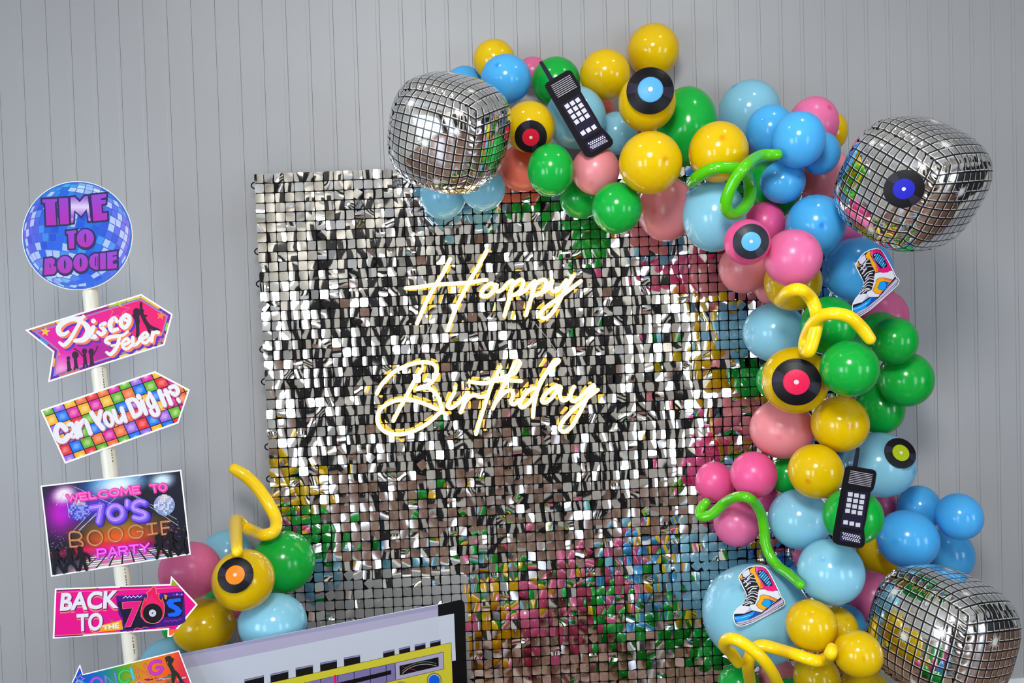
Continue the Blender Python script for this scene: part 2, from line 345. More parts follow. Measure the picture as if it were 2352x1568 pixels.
# px, py, rx, ry, colour, layer (0 deepest), label, crown direction seen in the picture (dx, dy) or None
BAL = [
 (1135,138,48,49,YEL,1,'small yellow balloon peeking out at the top left of the garland',None),
 (1162,182,58,58,BLU,2,'mid blue balloon in front of the small top left yellow one',(-.33,.55)),
 (1068,197,46,46,BLU,0,'blue balloon half hidden behind the upper left foil disco balloon',None),
 (1224,166,37,36,PNK,0,'small pink balloon showing behind the phone antenna tip',None),
 (1277,188,56,58,GRN,1,'green balloon behind the tilted brick phone antenna',(.1,.1)),
 (1390,171,58,59,YEL,1,'plain yellow balloon between the tilted phone and the big blue-centred record',None),
 (1500,116,60,63,YEL,1,'highest yellow balloon standing above the whole garland',None),
 (1486,235,66.5,68,YEL,3,'yellow balloon wearing the large blue-centred record',None),
 (1578,292,70,94,GRN,0,'tall green balloon behind the yellow pair at the top of the arch',None),
 (1322,270,70,73,LBL,2,'pale blue balloon behind the tilted brick phone',None),
 (1415,306,49,50,LBL,1,'small pale blue balloon tucked right of the tilted phone',None),
 (1374,256,37,37,COR,0,'coral balloon glimpsed under the plain yellow balloon of the arch top',None),
 (1440,292,36,36,COR,0,'coral sliver of balloon behind the yellow record balloon at the arch top',None),
 (1216,291,59,60,YEL,2,'yellow balloon wearing the small red-centred record near the foil balloon',None),
 (1200,386,55,55,COR,1,'coral balloon directly right of the upper left foil balloon, over the sequin edge',None),
 (1265,391,53.5,62,GRN,2,'green balloon between the coral one and the pink one under the tilted phone',None),
 (1368,391,55,57,SAL,2,'round pink balloon touching the bottom tip of the tilted phone',None),
 (1335,454,50,49,GRN,1,'green balloon hanging behind the pink one on the inner arch edge',None),
 (1417,478,58,60,GRN,2,'green balloon lowest on the inner edge of the arch top',None),
 (1494,374,73,73,YEL,2,'large yellow balloon in the middle of the arch under the blue-centred record',(.45,.1)),
 (1650,349,69.5,71,YEL,3,'yellow balloon crossed by the looping green tube balloon',(.1,.45)),
 (1530,480,66,75,SAL,1,'salmon pink balloon on the inner arch edge below the large yellow one',None),
 (1640,497,73,82,LBL,2,'pale blue balloon under the loop of the green tube balloon',(.75,-.6)),
 (1721,256,72,73,LBL,1,'pale blue balloon rising against the wall beside the tall green one',(-.55,.78)),
 (1769,299,57,59,BLU,2,'blue balloon behind the foremost blue one of the upper right bunch',None),
 (1834,321,63,66,BLU,4,'foremost bright blue balloon of the upper right bunch',None),
 (1885,352,46,50,BLU,3,'small blue balloon at the lower right of the upper right bunch',None),
 (1798,418,53,50,BLU,3,'small blue balloon below the end of the looping green tube',None),
 (1868,285,59,64,PNK,1,'pink balloon at the outer top right shoulder of the garland',(.55,.6)),
 (1900,303,48,50,YEL,0,'yellow balloon barely showing behind the outer top right pink one',None),
 (1898,402,62,59,SAL,0,'dusty pink balloon between the upper blue bunch and the right foil balloon',None),
 (1775,432,70,70,GRN,0,'deep green balloon in the gap behind the looping tube balloon',None),
 (1756,512,48,49,HOT,3,'small hot pink balloon on top of the pink trio',None),
 (1716,556,54,53,HOT,5,'hot pink balloon wearing the small blue-centred record',None),
 (1821,592,68.5,66.5,PNK,4,'largest pink balloon of the trio near the pale blue-centred record',None),
 (1708,616,58,58,SAL,3,'coral pink balloon at the lower left of the pink trio',None),
 (1873,517,70.5,70.5,BLU,3,'blue balloon with a dark crown spot left of the right foil balloon',(.19,.0)),
 (1940,520,48,48,PNK,0,'dim pink balloon hidden between the spotted blue one and the right foil balloon',None),
 (1969,620,83,75,BLU,2,'big blue balloon behind the upper sneaker cutout',None),
 (1821,648,68,66,YEL,2,'yellow balloon half covered by the pink trio above the curling yellow tube',None),
 (1772,660,40,40,SAL,1,'salmon balloon sliver left of the half covered yellow one',None),
 (1779,763,75,68,LBL,1,'dull pale blue balloon on the inner edge left of the yellow tube curl',None),
 (1904,748,67,68,GRN,2,'green balloon behind the yellow tube curl',None),
 (2030,727,58,60,PNK,0,'pink balloon against the wall behind the toe of the upper sneaker',None),
 (2053,782,57,55,GRN,5,'bright green balloon in front at the right end of the yellow tube curl',None),
 (2022,772,55,56,GRN,1,'green balloon peeking behind the bright green one near the sneaker',None),
 (1951,846,70,65,GRN,4,'big glossy green balloon right of the largest red-centred record',None),
 (2080,871,67,63,GRN,3,'green balloon furthest right on the middle of the garland',None),
 (1826,873,79,77,YEL,3,'yellow balloon wearing the largest red-centred record',None),
 (1779,873,43,46,GRN,1,'green sliver of balloon left of the yellow one with the largest record',None),
 (2021,938,58,59,GRN,1,'darker green balloon against the wall under the furthest right green one',None),
 (1996,880,42,42,LBL,0,'pale blue balloon glimpsed between three green balloons',None),
 (1796,985,76,68,SAL,2,'large pink balloon below the largest red-centred record',None),
 (1929,973,68.5,65,YEL,3,'yellow balloon under the big glossy green one',(.35,-.1)),
 (1874,1082,65.5,63,YEL,3,'yellow balloon left of the upright brick phone',(-.3,-.35)),
 (2020,1067,86,75,LBL,2,'pale blue balloon wearing the olive-centred record',(.9,-.2)),
 (1641,1105,44,46,HOT,2,'smaller hot pink balloon at the inner edge over the sequins',None),
 (1731,1090,55,54,HOT,3,'larger hot pink balloon beside the smaller one over the sequins',None),
 (1692,1201,54,55,PNK,1,'pink balloon under the curved green tube by the sequins',(.0,-.97)),
 (1752,1140,36,36,HOT,0,'dark pink balloon in shade between the two hot pink ones and the green tube',None),
 (1806,1090,43,43,GRN,0,'dark green balloon in shade left of the yellow one by the upright phone',None),
 (1836,1192,73,70,LBL,2,'pale blue balloon right of the curved green tube',None),
 (1959,1185,72,66,GRN,3,'green balloon behind the upright brick phone',None),
 (2022,1160,40,40,PNK,0,'pink balloon glimpsed between the upright phone and the right blue cluster',None),
 (2112,1166,52,52,BLU,1,'top left balloon of the sky blue cluster of four on the right',None),
 (2203,1186,57,54,BLU,3,'rightmost balloon of the sky blue cluster of four',None),
 (2085,1238,74,68,BLU,4,'largest and foremost balloon of the sky blue cluster of four',None),
 (2178,1272,62,60,BLU,2,'lowest balloon of the sky blue cluster, above the lower foil balloon',None),
 (1908,1313,79,76.5,LBL,3,'pale blue balloon below the upright phone',None),
 (2031,1262,65,62,YEL,1,'olive shaded yellow balloon under the largest sky blue one',None),
 (2052,1302,32,32,GRN,0,'green balloon sliver under the olive shaded yellow one',None),
 (2005,1372,60,62,PNK,1,'pink balloon left of the lower foil disco balloon',None),
 (1737,1410,127,118,LBL,2,'huge pale blue balloon carrying the lower sneaker cutout',None),
 (1864,1436,61,61,YEL,5,'front left yellow balloon of the lower bunch beside the lower sneaker',None),
 (1922,1443,51,52,YEL,4,'yellow balloon tucked behind the front two of the lower bunch',None),
 (1971,1501,58,56,YEL,6,'front right yellow balloon of the lower bunch against the foil balloon',None),
 (1876,1556,55,56,YEL,5,'yellow balloon at the bottom of the lower bunch, cut by the picture edge',None),
 (1944,1432,46,46,BLU,1,'dark blue balloon behind the lower yellow bunch',None),
 (1986,1590,62,62,YEL,2,'olive yellow balloon at the bottom edge under the foil balloon side',None),
 (1836,1326,31,31,BLU,0,'small blue balloon sliver at the end of the curved green tube',None),
 (1850,1280,30,30,PNK,0,'small pink balloon sliver above the end of the curved green tube',None),
 (1698,1572,50,49,GRN,2,'green balloon at the bottom edge under the yellow tubes',None),
 (1790,1558,49,50,SAL,1,'coral pink balloon at the bottom edge between the two yellow tubes',None),
 (1816,1596,40,40,GRN,3,'green balloon tip at the bottom edge beside the yellow bunch',None),
 (1942,1378,30,30,GRN,0,'dark green balloon in the gap above the lower yellow bunch',None),
 (1018,449,53,56,LBL,1,'pale blue balloon hanging left under the upper left foil balloon',None),
 (1110,433,51,52,LBL,1,'pale blue balloon hanging right under the upper left foil balloon',None),
 (2286,1580,26,28,BLU,0,'blue balloon at the floor under the lower foil balloon',None),
]
CLU = [
 (521,1275,60,60,LBL,0,'pale blue balloon at the back top of the left cluster',None),
 (437,1310,74,67,PNK,1,'pink balloon of the left cluster behind the arrow signs',None),
 (651,1290,75,72,GRN,2,'green balloon of the left cluster overlapping the sequin edge',None),
 (559,1331,73.5,71.5,YEL,4,'yellow balloon wearing the orange-centred record',(.1,.1)),
 (468,1436,75,64,YEL,2,'lower yellow balloon of the left cluster at the pink arrow tip',(-.2,.1)),
 (627,1431,80,71,LBL,2,'pale blue balloon of the left cluster above the boombox cutout',(.9,-.1)),
 (385,1530,68,67,LBL,1,'pale blue balloon behind the pole above the rainbow arrow sign',None),
 (402,1440,31,31,GRN,0,'green balloon sliver under the tip of the pink arrow sign',None),
 (495,1378,26,26,GRN,0,'green balloon sliver between the pink and yellow ones of the left cluster',None),
 (548,1402,26,26,PNK,0,'pink balloon sliver in the middle of the left cluster',None),
]
FOIL = [  # px, py, half size in px, in-plane roll (deg, clockwise), yaw, pitch, layer, label
 (1033,306,140,-17,22,-16,5,'silver foil disco balloon at the upper left end of the garland'),
 (2091,423,160,-37,28,-19,4,'silver foil disco balloon with the dark blue-centred record at the upper right'),
 (2162,1452,163,-24,27,-20,5,'silver foil disco balloon at the lower right corner'),
]
def surf_limit(px, py):
    """how far back (world y) a ball may sit: the sequin screen or the wall behind it."""
    p = on(px, py, BO, EN)
    u, v = (p-BO).dot(EXr), -(p-BO).dot(EZr)
    return (p.y-.032) if (-.01 < u < NC*TP+.01 and v > -.01) else -.012
PLACED = []
SPH = []     # (centre, radius, key)
def place(px, py, rpx, lay=0, lim_extra=0.0, tight=1.025):
    d = ray(px, py); ca = d.dot(FWD)
    lo = None
    k = rpx/F*math.sqrt(ca)*ca                              # radius = k * t
    # contact with the surface behind: y + r = limit
    t = (min(surf_limit(px+o*rpx, py+q*rpx) for o in (-1, 0, 1) for q in (0, 1))-lim_extra-CAM.y)/(d.y+k*1.13)
    for qx, qy, qr, ql, qt in PLACED:                         # what it covers in the picture lies behind it
        if ql < lay and math.hypot(px-qx, py-qy) < .88*(rpx+qr): t = min(t, qt-.01)
    for _ in range(400):
        c = CAM+d*t; r = k*t; ok = True
        for (c2, r2) in SPH:
            if (c-c2).length < (r+r2)*tight: ok = False; break
        if ok: break
        t -= .006
    PLACED.append((px, py, rpx, lay, t))
    return CAM+d*t, k*t
def ext(px, py):
    """x and y half extents (per unit radius in px) that perspective gives a sphere at px, py"""
    dx, dy = px-W/2, py-H/2; rr = math.hypot(dx, dy); ca = F/math.hypot(F, rr)
    if rr < 1: return 1, 1
    c, s = dx/rr, dy/rr; a, b = 1/ca, 1.0
    g = math.sqrt(a*b); a /= g; b /= g
    return math.hypot(a*c, b*s), math.hypot(a*s, b*c)
jobs = [('b', i, b[5], b) for i, b in enumerate(BAL)]+[('c', i, b[5], b) for i, b in enumerate(CLU)]+[('f', i, f[6], f) for i, f in enumerate(FOIL)]
jobs.sort(key=lambda j: j[2])
BPOS, CPOS, FPOS = {}, {}, {}
for kind, i, lay, b in jobs:
    if kind == 'f':
        c, r = place(b[0], b[1], b[2]*1.06, lay); FPOS[i] = (c, r/1.06)
    else:
        ex, ey = ext(b[0], b[1]); rm = math.sqrt(b[2]*b[3]); st = max(1, b[2]/(rm*ex), b[3]/(rm*ey))
        c, r = place(b[0], b[1], rm*st, lay); r /= st; (BPOS if kind == 'b' else CPOS)[i] = (c, r)
    SPH.append((c, r*(1 if kind == 'f' else (1+st)/2)))
rb = random.Random(5)
def build_balloons(LST, POS, group):
    for i, b in enumerate(LST):
        c, r = POS[i]; ex, ey = ext(b[0], b[1]); rm = math.sqrt(b[2]*b[3])
        sx, sy = b[2]/(rm*ex), b[3]/(rm*ey); s_ = math.sqrt(sx*sy); sx = 1+(sx/s_-1); sy = 1+(sy/s_-1)
        v = (CAM-c).normalized()
        if b[7]:
            a, e = b[7]; nrm = max(1.0, math.hypot(a, e)*1.02); a /= nrm; e /= nrm
            R_ = RT-v*RT.dot(v); R_.normalize(); U_ = v.cross(R_)
            if U_.dot(UP) < 0: U_ = -U_
            crown = v*math.sqrt(max(0, 1-a*a-e*e))+R_*a+U_*e; spot = 1.0
        else:
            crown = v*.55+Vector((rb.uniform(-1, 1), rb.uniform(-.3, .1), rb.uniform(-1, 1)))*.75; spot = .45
        if -crown.normalized().y < .12: crown.y -= .5
        vs, fs, cols = balloon_mesh(c, r, crown, sx, sy, spot)
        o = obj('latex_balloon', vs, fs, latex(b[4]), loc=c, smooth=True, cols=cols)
        tag(o, b[6], 'balloon', group)
build_balloons(BAL, BPOS, G1); build_balloons(CLU, CPOS, G2)

# ------------------------------------------------------------------ foil disco balloons
M_FOIL = mat('disco_foil_print', (.86, .86, .87), .05, metal=1.0)
def foil_nodes():
    n, l = nodes(M_FOIL); p = n['Principled BSDF']; uv = n.new('ShaderNodeUVMap'); sp = n.new('ShaderNodeSeparateXYZ'); l.new(uv.outputs[0], sp.inputs[0])
    def m(op, a, b):
        k = n.new('ShaderNodeMath'); k.operation = op
        for i, v in enumerate((a, b)):
            if isinstance(v, (int, float)): k.inputs[i].default_value = v
            elif v is not None: l.new(v, k.inputs[i])
        return k.outputs[0]
    NCELL = 11.0
    fx, fy = m('FRACT', m('MULTIPLY', sp.outputs[0], NCELL), None), m('FRACT', m('MULTIPLY', sp.outputs[1], NCELL), None)
    line = m('MAXIMUM', m('LESS_THAN', fx, .17), m('LESS_THAN', fy, .17))
    sil = m('MAXIMUM', m('LESS_THAN', fx, .25), m('LESS_THAN', fy, .25))
    blk = n.new('ShaderNodeBsdfPrincipled'); blk.inputs['Base Color'].default_value = (.006, .006, .007, 1); blk.inputs['Roughness'].default_value = .25
    slv = n.new('ShaderNodeBsdfPrincipled'); slv.inputs['Base Color'].default_value = (.62, .62, .60, 1); slv.inputs['Roughness'].default_value = .45; slv.inputs['Metallic'].default_value = .35
    a = n.new('ShaderNodeMixShader'); b = n.new('ShaderNodeMixShader')
    l.new(sil, a.inputs[0]); l.new(p.outputs[0], a.inputs[1]); l.new(slv.outputs[0], a.inputs[2])
    l.new(line, b.inputs[0]); l.new(a.outputs[0], b.inputs[1]); l.new(blk.outputs[0], b.inputs[2])
    l.new(b.outputs[0], n['Material Output'].inputs['Surface'])
foil_nodes()
M_STAR = mat('silver_star_ink', (.70, .70, .68), .4, metal=.3)
def foil_point(face, u, v):
    d = {0: Vector((u, -1, v)), 1: Vector((1, u, v)), 2: Vector((-u, 1, v)), 3: Vector((-1, -u, v)), 4: Vector((u, v, 1)), 5: Vector((u, -v, -1))}[face]
    e = 2.9; nn = (abs(d.x)**e+abs(d.y)**e+abs(d.z)**e)**(1/e)
    p = d/nn
    w = max(abs(u), abs(v)); w = math.exp(-((1-w)/.16)**2); t = u if abs(v) > abs(u) else v
    ph = 34*t+5*noise.noise(Vector((face*3.1, t*4, .5)))
    return p*(1-.020*w*(.5+.5*math.sin(ph))-.006*w*math.sin(ph*2.3+1)+.006*noise.noise(p*2.6+Vector((face, 0, 0))))
def foil(i):
    px, py, hp, roll, yaw, pitch, lay, label = FOIL[i]; c, r = FPOS[i]
    v = (CAM-c).normalized()
    base = Matrix((( RT.x, FWD.x, UP.x), (RT.y, FWD.y, UP.y), (RT.z, FWD.z, UP.z)))
    q = v.to_track_quat('-Y', 'Z').to_matrix()
    M = q @ Matrix.Rotation(math.radians(-roll), 3, 'Y') @ Matrix.Rotation(math.radians(-yaw), 3, 'Z') @ Matrix.Rotation(math.radians(-pitch), 3, 'X')
    s = r*.93
    t = thing('foil_balloon', c, label, 'foil balloon', 'foil disco balloons of the garland')
    N = 44; vs, fs, uvs = [], [], []
    for f in range(6):
        b = len(vs)
        for j in range(N+1):
            for k in range(N+1):
                u, w = -1+2*k/N, -1+2*j/N
                u2, w2 = math.tan(u*math.pi/4), math.tan(w*math.pi/4)
                vs.append(c+M @ (foil_point(f, u2, w2)*s)); uvs.append((k/N, j/N))
        for j in range(N):
            for k in range(N):
                a = b+j*(N+1)+k; fs.append((a, a+1, a+N+2, a+N+1))
    bo = obj('foil_skin', vs, fs, M_FOIL, t, smooth=True, uvs=uvs)
    bm = bmesh.new(); bm.from_mesh(bo.data); bmesh.ops.remove_doubles(bm, verts=bm.verts, dist=1e-5); bmesh.ops.recalc_face_normals(bm, faces=bm.faces); bm.to_mesh(bo.data); bm.free()
    rs = random.Random(20+i)
    for f, u, w in [(0, -.45, .62), (0, .55, .35), (0, -.72, -.42), (0, .3, -.70), (4, -.2, .1), (4, .5, -.5), (1, -.3, .4), (1, .2, -.4), (3, .3, .3), (0, .0, .0)]:
        if f == 0 and u == 0 and i == 1: continue
        sv, sf = [c+M @ (foil_point(f, u, w)*s*1.006)], []
        n_ = 44; big = rs.uniform(.11, .17)
        for k in range(n_):
            a = 2*math.pi*k/n_; rr = big*(rs.uniform(.55, 1.35) if k % 2 else .30)
            sv.append(c+M @ (foil_point(f, max(-.99, min(.99, u+rr*math.cos(a))), max(-.99, min(.99, w+rr*math.sin(a))))*s*1.004))
            sf.append((0, 1+k, 1+(k+1) % n_))
        obj('star_print', sv, sf, M_STAR, t)
    return M
FM = [foil(i) for i in range(3)]

# ------------------------------------------------------------------ tube balloons
def front_y(px, py, rt=0.0, dflt=-.2):
    """world y just in front of whatever ball is nearest on this line of sight."""
    d = ray(px, py); best = None
    for c, r in SPH:
        R = r+rt; oc = CAM-c; b = oc.dot(d); q = oc.dot(oc)-R*R; h = b*b-q
        if h > 0:
            y = (CAM+d*(-b-math.sqrt(h))).y
            if best is None or y < best: best = y
    return best
def tube_balloon(pts, rpx, color, label, fwd=None, dflt=None):
    ys = []
    n = len(pts)
    for i, (px, py) in enumerate(pts):
        y = front_y(px, py, .022); ys.append(y)
    known = [y for y in ys if y is not None] or [-.3]
    for i in range(n):
        if ys[i] is None:
            j = min([k for k in range(n) if ys[k] is not None] or [0], key=lambda k: abs(k-i)); ys[i] = dflt if dflt is not None else (ys[j] if ys[j] is not None else -.3)
    for _ in range(2):
        ys = [min(ys[i], (ys[max(0, i-1)]+2*ys[i]+ys[min(n-1, i+1)])/4) for i in range(n)]
    if fwd: ys = [y-f for y, f in zip(ys, fwd)]
    P = [at(px, py, y-.004) for (px, py), y in zip(pts, ys)]
    S_ = catmull(P, 7)
    rad = [rpx/F*depth(p) for p in S_]
    k = len(rad); rad = [r*(.90+.10*min(1, i/5, (k-1-i)/5)) for i, r in enumerate(rad)]
    vs, fs = tube(S_, rad, 24)
    c = P[len(P)//2]
    o = obj('tube_balloon', vs, fs, latex_plain(color), loc=c, smooth=True)
    tag(o, label, 'tube balloon', 'long twisted tube balloons')
def latex_plain(c):
    nm = c.replace(' ', '_')+'_tube_latex'
    if nm in MATS: return MATS[nm]
    col = {'yellow': (.90, .60, .004), 'lime green': (.075, .47, .004)}[c]
    return mat(nm, col, .13, spec=.55)
tube_balloon([(538,1077),(564,1093),(593,1122),(618,1159),(634,1193),(630,1219),(607,1228),(587,1222),(564,1211),(549,1196),(541,1197),(541,1222),(545,1266)], 14, 'yellow',
             'yellow tube balloon curling up out of the left cluster', [.02,.02,.02,.02,.02,.02,.02,.02,.01,.0,.03,.05,.02], dflt=-.2)
tube_balloon([(1785,355),(1745,359),(1711,383),(1684,420),(1668,460),(1671,484),(1687,491),(1708,478),(1722,454),(1723,426),(1714,402),(1696,387),(1671,385),(1638,387),(1604,405),(1589,420)], 14, 'lime green',
             'lime green tube balloon looped over the yellow and pale blue balloons', [.0,.04,.07,.08,.07,.05,.03,.01,0,0,0,0,0,0,0,0])
tube_balloon([(1791,690),(1812,670),(1837,665),(1860,682),(1874,712),(1875,745),(1869,775),(1858,806),(1849,801),(1852,775),(1866,745),(1888,725),(1918,720),(1951,728),(1978,752),(1998,778)], 15, 'yellow',
             'yellow tube balloon curling above the largest red-centred record', [.02,.02,.03,.05,.06,.07,.07,.06,.03,.03,.07,.10,.12,.12,.08,.02])
tube_balloon([(1622,1154),(1610,1170),(1612,1186),(1636,1180),(1664,1155),(1692,1141),(1717,1142),(1736,1158),(1749,1183),(1755,1215),(1758,1246),(1768,1274),(1787,1300),(1812,1318),(1838,1342)], 12, 'lime green',
             'lime green tube balloon curving down the inner edge of the garland', [0,0,.02,.03,.02,.01,.01,.01,.01,.01,.01,.01,.01,.01,0])
tube_balloon([(1695,1521),(1679,1499),(1664,1483),(1668,1470),(1686,1467),(1711,1479),(1742,1503),(1769,1536),(1792,1580)], 14, 'yellow',
             'yellow tube balloon hooked over the bottom of the huge pale blue balloon', [.05,.07,.11,.14,.16,.16,.16,.16,.16])
tube_balloon([(1724,1572),(1718,1533),(1722,1509),(1734,1489),(1754,1482),(1789,1491),(1829,1503),(1870,1516),(1895,1514),(1907,1501),(1911,1489)], 14, 'yellow',
             'yellow tube balloon running across to the lower yellow bunch', [.0,0,0,0,0,0,.01,.02,.02,.02,.01])

# loose balloons on the floor below the picture: the lower sequins mirror them
lr = random.Random(31); put = []
for k, col in enumerate([GRN, YEL, PNK, GRN, LBL, YEL, GRN, PNK, BLU, YEL, GRN, LBL, PNK, GRN]):
    for _ in range(200):
        r = lr.uniform(.11, .145); c = Vector((lr.uniform(-.35, 1.05), lr.uniform(-1.75, -.75), r+.002))
        if all((c-q).length > r+r2+.004 for q, r2 in put): break
    put.append((c, r)); cr = Vector((lr.uniform(-1, 1), lr.uniform(-1, 1), .8))
    vs, fs, cols = balloon_mesh(c, r, cr, 1, 1, .5)
    o = obj('latex_balloon', vs, fs, latex(col), loc=c, smooth=True, cols=cols)
    tag(o, 'loose %s balloon on the floor before the sequin screen, seen only mirrored in it' % col, 'balloon', 'loose %s balloons on the floor' % col)
# ------------------------------------------------------------------ printed cut-outs: flat art laid on a board, layer over layer
def print_mat(name, rough):
    if name in MATS: return MATS[name]
    m = mat(name, (.5, .5, .5), rough, spec=.16); n, l = nodes(m)
    a = n.new('ShaderNodeAttribute'); a.attribute_name = 'Col'; l.new(a.outputs['Color'], n['Principled BSDF'].inputs['Base Color'])
    return m
M_PRINT = print_mat('glossy_print', .38)
M_FOAM = mat('white_foam_board', (.80, .80, .80), .5)
PG = .74                                                      # printed inks are a little duller than screen colours
def ink(c): return tuple(v*PG for v in lin(c))
class Art:
    """collects coloured polygons given in picture pixels and lays them on a surface through mapf(px, py, height)."""
    def __init__(s, mapf): s.mapf = mapf; s.k = 0; s.clear()
    def clear(s): s.V, s.F, s.Cc = [], [], []
    def h(s): s.k += 1; return .0002+s.k*5e-6
    def mesh(s, pts, faces, col):
        h = s.h(); b = len(s.V)
        for p in pts:
            s.V.append(s.mapf(p[0], p[1], h)); s.Cc.append(ink(col(p[0], p[1]) if callable(col) else col))
        s.F += [tuple(b+i for i in f) for f in faces]
    def poly(s, pts, col):
        vv = [Vector((p[0], p[1], 0)) for p in pts]
        s.mesh(pts, tessellate_polygon([vv]), col)
    def fill(s, pts, colf, nx=16, ny=10):
        """polygon cut into cells so that a printed gradient can run over it."""
        xs = [p[0] for p in pts]; ys = [p[1] for p in pts]; x0, x1, y0, y1 = min(xs), max(xs), min(ys), max(ys)
        P, Fc = [], []
        def clip(pl, ax, val, sgn):
            out = []
            for i in range(len(pl)):
                a, b = pl[i], pl[(i+1) % len(pl)]; da, db = (a[ax]-val)*sgn, (b[ax]-val)*sgn
                if da >= 0: out.append(a)
                if (da < 0) != (db < 0):
                    t = da/(da-db); out.append((a[0]+(b[0]-a[0])*t, a[1]+(b[1]-a[1])*t))
            return out
        for i in range(nx):
            col_ = clip(clip(list(pts), 0, x0+(x1-x0)*i/nx, 1), 0, x0+(x1-x0)*(i+1)/nx, -1)
            if len(col_) < 3: continue
            for j in range(ny):
                q = clip(clip(col_, 1, y0+(y1-y0)*j/ny, 1), 1, y0+(y1-y0)*(j+1)/ny, -1)
                if len(q) < 3: continue
                b = len(P); P += q
                if len(q) == 4: Fc.append((b, b+1, b+2, b+3))
                else: Fc += [tuple(b+k for k in f) for f in tessellate_polygon([[Vector((p[0], p[1], 0)) for p in q]])]
        s.mesh(P, Fc, colf)
    def disc(s, cx, cy, rx, ry, col, n=36, rot=0):
        c, q = math.cos(rot), math.sin(rot)
        pts = [(cx+rx*math.cos(2*math.pi*k/n)*c-ry*math.sin(2*math.pi*k/n)*q, cy+rx*math.cos(2*math.pi*k/n)*q+ry*math.sin(2*math.pi*k/n)*c) for k in range(n)]
        s.mesh([(cx, cy)]+pts, [(0, 1+k, 1+(k+1) % n) for k in range(n)], col)
    def stroke(s, pts, w, col, smooth=0, closed=False):
        P = [Vector((p[0], p[1])) for p in (catmull([(a, b, 0) for a, b in pts], smooth, closed) if smooth else pts)]
        n = len(P); Wd = [w]*n if not hasattr(w, '__len__') else [w[0]+(0)]*0 or list(np.interp(np.linspace(0, 1, n), np.linspace(0, 1, len(w)), w))
        pts2, fs = [], []
        for i in range(n):
            a = P[i-1] if (i or closed) else None; b = P[(i+1) % n] if (i < n-1 or closed) else None
            d1 = (P[i]-a).normalized() if a is not None and (P[i]-a).length else None; d2 = (b-P[i]).normalized() if b is not None and (b-P[i]).length else None
            d = (d1+d2) if d1 and d2 else (d1 or d2 or Vector((1, 0)))
            if d.length < .2: d = d1
            d.normalize(); nn = Vector((-d.y, d.x)); kk = 1.0
            if d1 and d2: kk = min(1.6, 1/max(.35, nn.dot(Vector((-d1.y, d1.x)))))
            pts2 += [P[i]+nn*Wd[i]*.5*kk, P[i]-nn*Wd[i]*.5*kk]
        for i in range(n-1 if not closed else n):
            j = (i+1) % n; fs.append((2*i, 2*i+1, 2*j+1, 2*j))
        s.mesh([(p.x, p.y) for p in pts2], fs, col)
        if not closed:
            for e in (0, n-1):
                if Wd[e] > .6: s.disc(P[e].x, P[e].y, Wd[e]/2, Wd[e]/2, col, 14)
    def outline(s, pts, w, col): s.stroke(list(pts), w, col, closed=True)
    def text(s, txt, quad, col, bold=.0, shear=0.0, grow=0.0, space=1.0):
        """lettering stretched over quad (top left, top right, bottom right, bottom left in px)."""
        def get(off):
            cu = bpy.data.curves.new('lettering', 'FONT'); cu.body = txt; cu.offset = off; cu.shear = shear; cu.space_character = space; cu.resolution_u = 5
            ob = bpy.data.objects.new('lettering', cu); C.objects.link(ob)
            dg = bpy.context.evaluated_depsgraph_get(); ev = ob.evaluated_get(dg); me = ev.to_mesh()
            v = [(p.co.x, p.co.y) for p in me.vertices]; f = [tuple(p.vertices) for p in me.polygons]
            ev.to_mesh_clear(); bpy.data.objects.remove(ob); bpy.data.curves.remove(cu)
            return v, f
        v0, f0 = get(bold); v, f = get(bold+grow) if grow else (v0, f0)
        xs = [p[0] for p in v0]; ys = [p[1] for p in v0]; x0, x1, y0, y1 = min(xs), max(xs), min(ys), max(ys)
        def mp(p):
            a, b = (p[0]-x0)/(x1-x0), (p[1]-y0)/(y1-y0)
            tl, tr, br, bl = quad
            return tuple((tl[k]*(1-a)+tr[k]*a)*b+(bl[k]*(1-a)+br[k]*a)*(1-b) for k in (0, 1))
        s.mesh([mp(p) for p in v], f, col)
    def build(s, name, parent, m=None):
        if not s.F: return None
        o = obj(name, s.V, s.F, m or M_PRINT, parent, cols=s.Cc); s.clear(); return o
def inset(pts, d):
    """move every edge of the polygon inwards by d px."""
    n = len(pts); A = sum(pts[i][0]*pts[(i+1) % n][1]-pts[(i+1) % n][0]*pts[i][1] for i in range(n)); sg = 1 if A > 0 else -1
    out = []
    for i in range(n):
        p0, p1, p2 = Vector(pts[i-1]), Vector(pts[i]), Vector(pts[(i+1) % n])
        a, b = (p1-p0).normalized(), (p2-p1).normalized()
        na, nb = Vector((-a.y, a.x))*sg, Vector((-b.y, b.x))*sg
        m = (na+nb); L = m.length
        if L < .15: m = na; k = 1
        else: m /= L; k = 1/max(.28, m.dot(na))
        out.append(tuple(p1+m*d*k))
    return out
def board(name, pts, mapf, th, m, parent):
    """a cut board of real thickness with its front face at height 0."""
    n = len(pts); fr = [mapf(p[0], p[1], 0) for p in pts]; bk = [mapf(p[0], p[1], -th) for p in pts]
    tri = tessellate_polygon([[Vector((p[0], p[1], 0)) for p in pts]])
    fs = [tuple(t) for t in tri]+[tuple(n+i for i in reversed(t)) for t in tri]+[(i, (i+1) % n, n+(i+1) % n, n+i) for i in range(n)]
    return obj(name, fr+bk, fs, m, parent)
def plane_map(O, N):
    def f(px, py, h): return on(px, py, O+N*h, N)
    return f
def affine(src, dst):
    A = np.array([[x, y, 1, 0, 0, 0] if k == 0 else [0, 0, 0, x, y, 1] for x, y in src for k in (0, 1)], float)
    b = np.array([v for p in dst for v in p], float); s = np.linalg.solve(A, b)
    return lambda x, y: (s[0]*x+s[1]*y+s[2], s[3]*x+s[4]*y+s[5])

